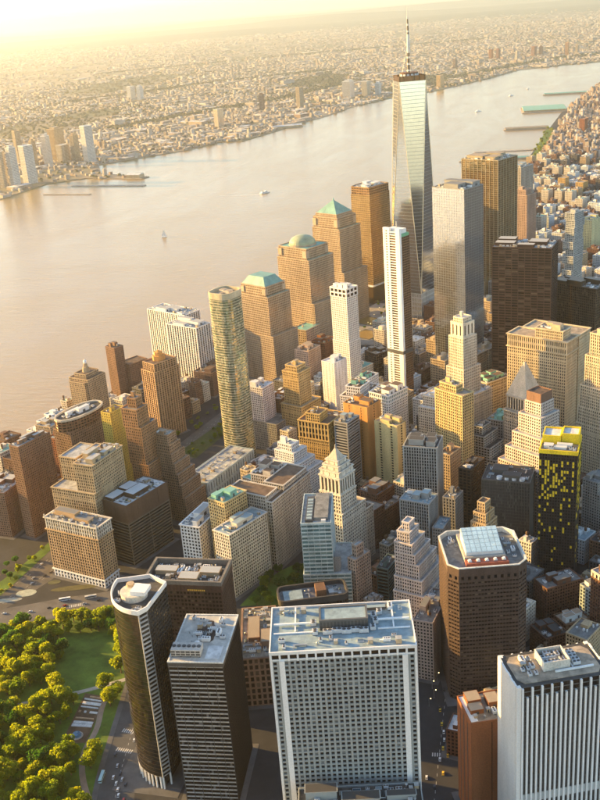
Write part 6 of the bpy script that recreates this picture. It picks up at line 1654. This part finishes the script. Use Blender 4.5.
pier(105, 3560, 190, 34, 5, 'narrow pier with buildings below the green roofed pier', 8); pier(48, 2960, 230, 26, 6, 'bare narrow pier behind the mullioned tower'); pier(20, 2760, 250, 22, 6, 'thin planted pier behind the bronze tower', 6, 'copper'); pier(270, 4950, 240, 40, 3, 'far pier with trees up the river', 7, 'copper')
pier(-1330, 2480, 300, 22, -8, 'long thin pier reaching from the glowing far shore'); pier(-1420, 2330, 190, 12, -8, 'shorter low pier near the glowing towers'); pier(-1290, 2640, 60, 45, -8, 'pier head with a white hall on the far shore', 14, 'white'); pier(-920, 5000, 120, 40, 10, 'far shore pier with a white shed', 10, 'white'); pier(-1050, 4000, 160, 60, 20, 'far shore dock with pale sheds', 10, 'white')

# ================================================================ the far shore
rng = random.Random(77)
def jtower(x, y, w, d, h, c, lab, g='mirror', top=None):
    t = empty('shore_tower', (x, y, GZ + .5), R(70 + rng.uniform(-12, 12))); tag(t, lab, 'skyscraper', 'paired far towers' if 'paired' in lab else None)
    tier(t, rectp(-w / 2, w / 2, -d / 2, d / 2), 0, h, ST(c, g, 4, 4, .2, .3, .4, .3, 'white'), para=2)
    if top: tier(t, rectp(-w * .3, w * .3, -d * .3, d * .3), h, h + top, ST(c, g, 4, 4, .4, .4, .4, .3, 'white'))
for k, (x, y, w, d, h, c, lab) in enumerate(JT): jtower(x, y, w, d, h, c, lab, 'blue' if k % 3 else 'gold', 8 if k % 2 else None)
NCOL = [(.30, .26, .21), (.23, .17, .13), (.37, .34, .30), (.27, .22, .17), (.20, .165, .14), (.34, .30, .24), (.42, .40, .37)]
wi2 = island_mat(NCOL, .85, 'town_wall'); ri2 = island_mat([(.25, .23, .20), (.34, .32, .30), (.19, .17, .15), (.44, .43, .41), (.26, .21, .17)], .9, 'town_roof')
BANDS = [[(-830, 5700), (-560, 6200), (-250, 6900), (150, 7700), (700, 8100), (1000, 8700)], [(-2100, 4300), (-1800, 4900), (-1450, 5600), (-1250, 6600)], [(-3300, 6000), (-2500, 7300), (-1700, 8000)], [(-4500, 9500), (-2500, 11000), (-500, 12000)]]
GREENS = [(-2600, 4700, 500), (-1500, 6800, 420), (-600, 6300, 260), (-3400, 7600, 700)]
ind = 0; m = MB(); nstuff = 0; tries = 0; singles = []
while nstuff < 19000 and tries < 160000:
    tries += 1
    d = 2500 * math.exp(rng.random() * math.log(24000 / 2500)); a = R(-15 + rng.uniform(-19, 19))
    x, y = CAM.x + math.sin(a) * d, CAM.y + math.cos(a) * d
    c6, s6 = math.cos(R(62)), math.sin(R(62)); u_, v_ = x * c6 + y * s6, -x * s6 + y * c6
    gs_ = 58 * max(1, (d / 4500) ** .5); v_ = round(v_ / gs_) * gs_ + rng.choice((-.27, .27)) * gs_ + rng.uniform(-2, 2); x, y = u_ * c6 - v_ * s6, u_ * s6 + v_ * c6
    if not inpoly((x, y), NJ) or not inview(x, y, 5, 10): continue
    if any((x - gx) ** 2 + ((y - gy) * .35) ** 2 < (gr * .5) ** 2 for gx, gy, gr in GREENS): continue
    if any(lined((x, y), b_) < 70 for b_ in BANDS): continue
    n_ = math.sin(x * .0021 + 1.3) * math.sin(y * .0009 + .5) + math.sin(x * .0007 - y * .0004)
    if n_ < -.75 and rng.random() < .75: continue
    s = .74 * (d / 3500) ** .58
    big = rng.random() < .05
    lx, ly = (rng.uniform(40, 110) * s ** .5, rng.uniform(22, 50) * s ** .5) if big else (rng.uniform(10, 22) * s, rng.uniform(9, 16) * s)
    h = rng.uniform(6, 11) if rng.random() < .95 else rng.uniform(14, 30)
    th = R(62 + (90 if rng.random() < .3 else 0))
    singles.append((lx * h / d / d, x, y, lx, ly, h, th)); nstuff += 1
singles.sort(reverse=True)
UB = MB(); UB.box(-.5, .5, -.5, .5, 0, 1, 0, (4, 5)); UB.face([(-.5, -.5, 1), (.5, -.5, 1), (.5, .5, 1), (-.5, .5, 1)], 1); UB.box(-.2, .1, -.15, .2, 1, 1.14, 2)
UM = [UB.mesh('far_building', [wall_mat(c), roof_mat(r_), wall_mat((.4, .38, .35))]) for c, r_ in zip(NCOL, ((.34, .30, .26), (.55, .52, .48), (.22, .19, .17), (.62, .60, .56), (.30, .22, .16), (.45, .42, .38), (.60, .57, .52)))]
CN = ['tan', 'brown', 'pale', 'light brown', 'dark brown', 'sandy', 'white']
for k, (q, x, y, lx, ly, h, th) in enumerate(singles):
    if k < 290:
        c = rng.randrange(len(UM)); o = link('far_building', UM[c], None, (x, y, GZ + .5), th, (lx, ly, h))
        tag(o, '%s flat roofed building in the hazy town across the river' % CN[c], 'building', 'hazy town buildings across the river')
    else: obx(m, x, y, lx, ly, GZ + .5, GZ + h, th)
o = m.build('town', [wi2, ri2]); tag(o, 'hazy carpet of small buildings across the river', 'town', kind='stuff')
# woods and trees between the houses
lump = []
for k in range(12):
    for j in range(5): lump.append((math.cos(k * math.pi / 6) * math.cos(j * .35), math.sin(k * math.pi / 6) * math.cos(j * .35), math.sin(j * .35)))
m = MB(); cnt = 0; tries = 0
while cnt < 8000 and tries < 60000:
    tries += 1
    if rng.random() < .28:
        b_ = rng.choice(BANDS); k_ = rng.randrange(len(b_) - 1); f_ = rng.random(); x, y = b_[k_][0] + (b_[k_ + 1][0] - b_[k_][0]) * f_ + rng.gauss(0, 35), b_[k_][1] + (b_[k_ + 1][1] - b_[k_][1]) * f_ + rng.gauss(0, 50)
    elif rng.random() < .35:
        gx, gy, gr = rng.choice(GREENS); x, y = gx + rng.gauss(0, gr * .6), gy + rng.gauss(0, gr * 1.2)
    else:
        d = 2500 * math.exp(rng.random() * math.log(26000 / 2500)); a = R(-15 + rng.uniform(-19, 19)); x, y = CAM.x + math.sin(a) * d, CAM.y + math.cos(a) * d
    if not inpoly((x, y), NJ) or not inview(x, y, 5, 10): continue
    d = math.hypot(x - CAM.x, y - CAM.y); s = 7 * (d / 3500) ** .7 * rng.uniform(.6, 1.4); hh = rng.uniform(7, 14)
    n6 = 7; base = len(m.v)
    ring1 = [(x + s * rng.uniform(.8, 1.2) * math.cos(6.283 * k / n6), y + s * rng.uniform(.8, 1.2) * math.sin(6.283 * k / n6), GZ + .5 + hh * .25) for k in range(n6)]
    ring2 = [(x + s * rng.uniform(.5, .85) * math.cos(6.283 * k / n6 + .3), y + s * rng.uniform(.5, .85) * math.sin(6.283 * k / n6 + .3), GZ + hh * rng.uniform(.65, .9)) for k in range(n6)]
    m.v.extend(ring1 + ring2 + [(x, y, GZ + hh)])
    for k in range(n6):
        j = (k + 1) % n6
        for f in ((base + k, base + j, base + n6 + j, base + n6 + k), (base + n6 + k, base + n6 + j, base + 2 * n6)): m.f.append(f); m.m.append(0); m.uv.extend([(0, 0)] * len(f))
    cnt += 1
o = m.build('far_woods', island_mat([(.05, .06, .02), (.07, .07, .025), (.09, .08, .03), (.04, .05, .02)], .9, 'far_leaf')); tag(o, 'scattered hazy trees and woods across the river', 'woods', kind='stuff')
# low hills on the horizon
m = MB(); N_ = 60
for row, (dist, hb, sd_) in enumerate(((24000, 70, 1), (31000, 150, 2), (40000, 190, 3))):
    rg = random.Random(sd_); hs_ = [hb * (.55 + .45 * math.sin(k * .37 + sd_) * math.sin(k * .11 + 2 * sd_)) + rg.uniform(-9, 9) for k in range(N_ + 1)]
    for k in range(N_):
        a0, a1 = R(-15 - 32 + 64 * k / N_), R(-15 - 32 + 64 * (k + 1) / N_)
        def H(a, r_, z): return (CAM.x + math.sin(a) * r_, CAM.y + math.cos(a) * r_, z)
        m.face([H(a0, dist - 3000, 1), H(a1, dist - 3000, 1), H(a1, dist, hs_[k + 1]), H(a0, dist, hs_[k])]); m.face([H(a0, dist, hs_[k]), H(a1, dist, hs_[k + 1]), H(a1, dist + 4000, 1), H(a0, dist + 4000, 1)])
o = m.build('hills', ground_mat('hill_ground', (.09, .09, .05), .001, .3)); tag(o, kind='structure')

# ---------------------------------------------------------------- haze
m = MB(); m.box(-46000, 46000, -3500, 61000, -8, 640)
hz = m.build('haze', bpy.data.materials.new('haze')); tag(hz, 'golden haze over the river and city', 'haze', kind='stuff')
hm = hz.data.materials[0]; hm.use_nodes = True; hn = hm.node_tree.nodes; hn.remove(hn['Principled BSDF'])
pv = hn.new('ShaderNodeVolumePrincipled'); pv.inputs['Color'].default_value = (.98, .92, .79, 1); pv.inputs['Density'].default_value = HAZE_DENSITY; pv.inputs['Anisotropy'].default_value = HAZE_G
hm.node_tree.links.new(pv.outputs['Volume'], hn['Material Output'].inputs['Volume'])
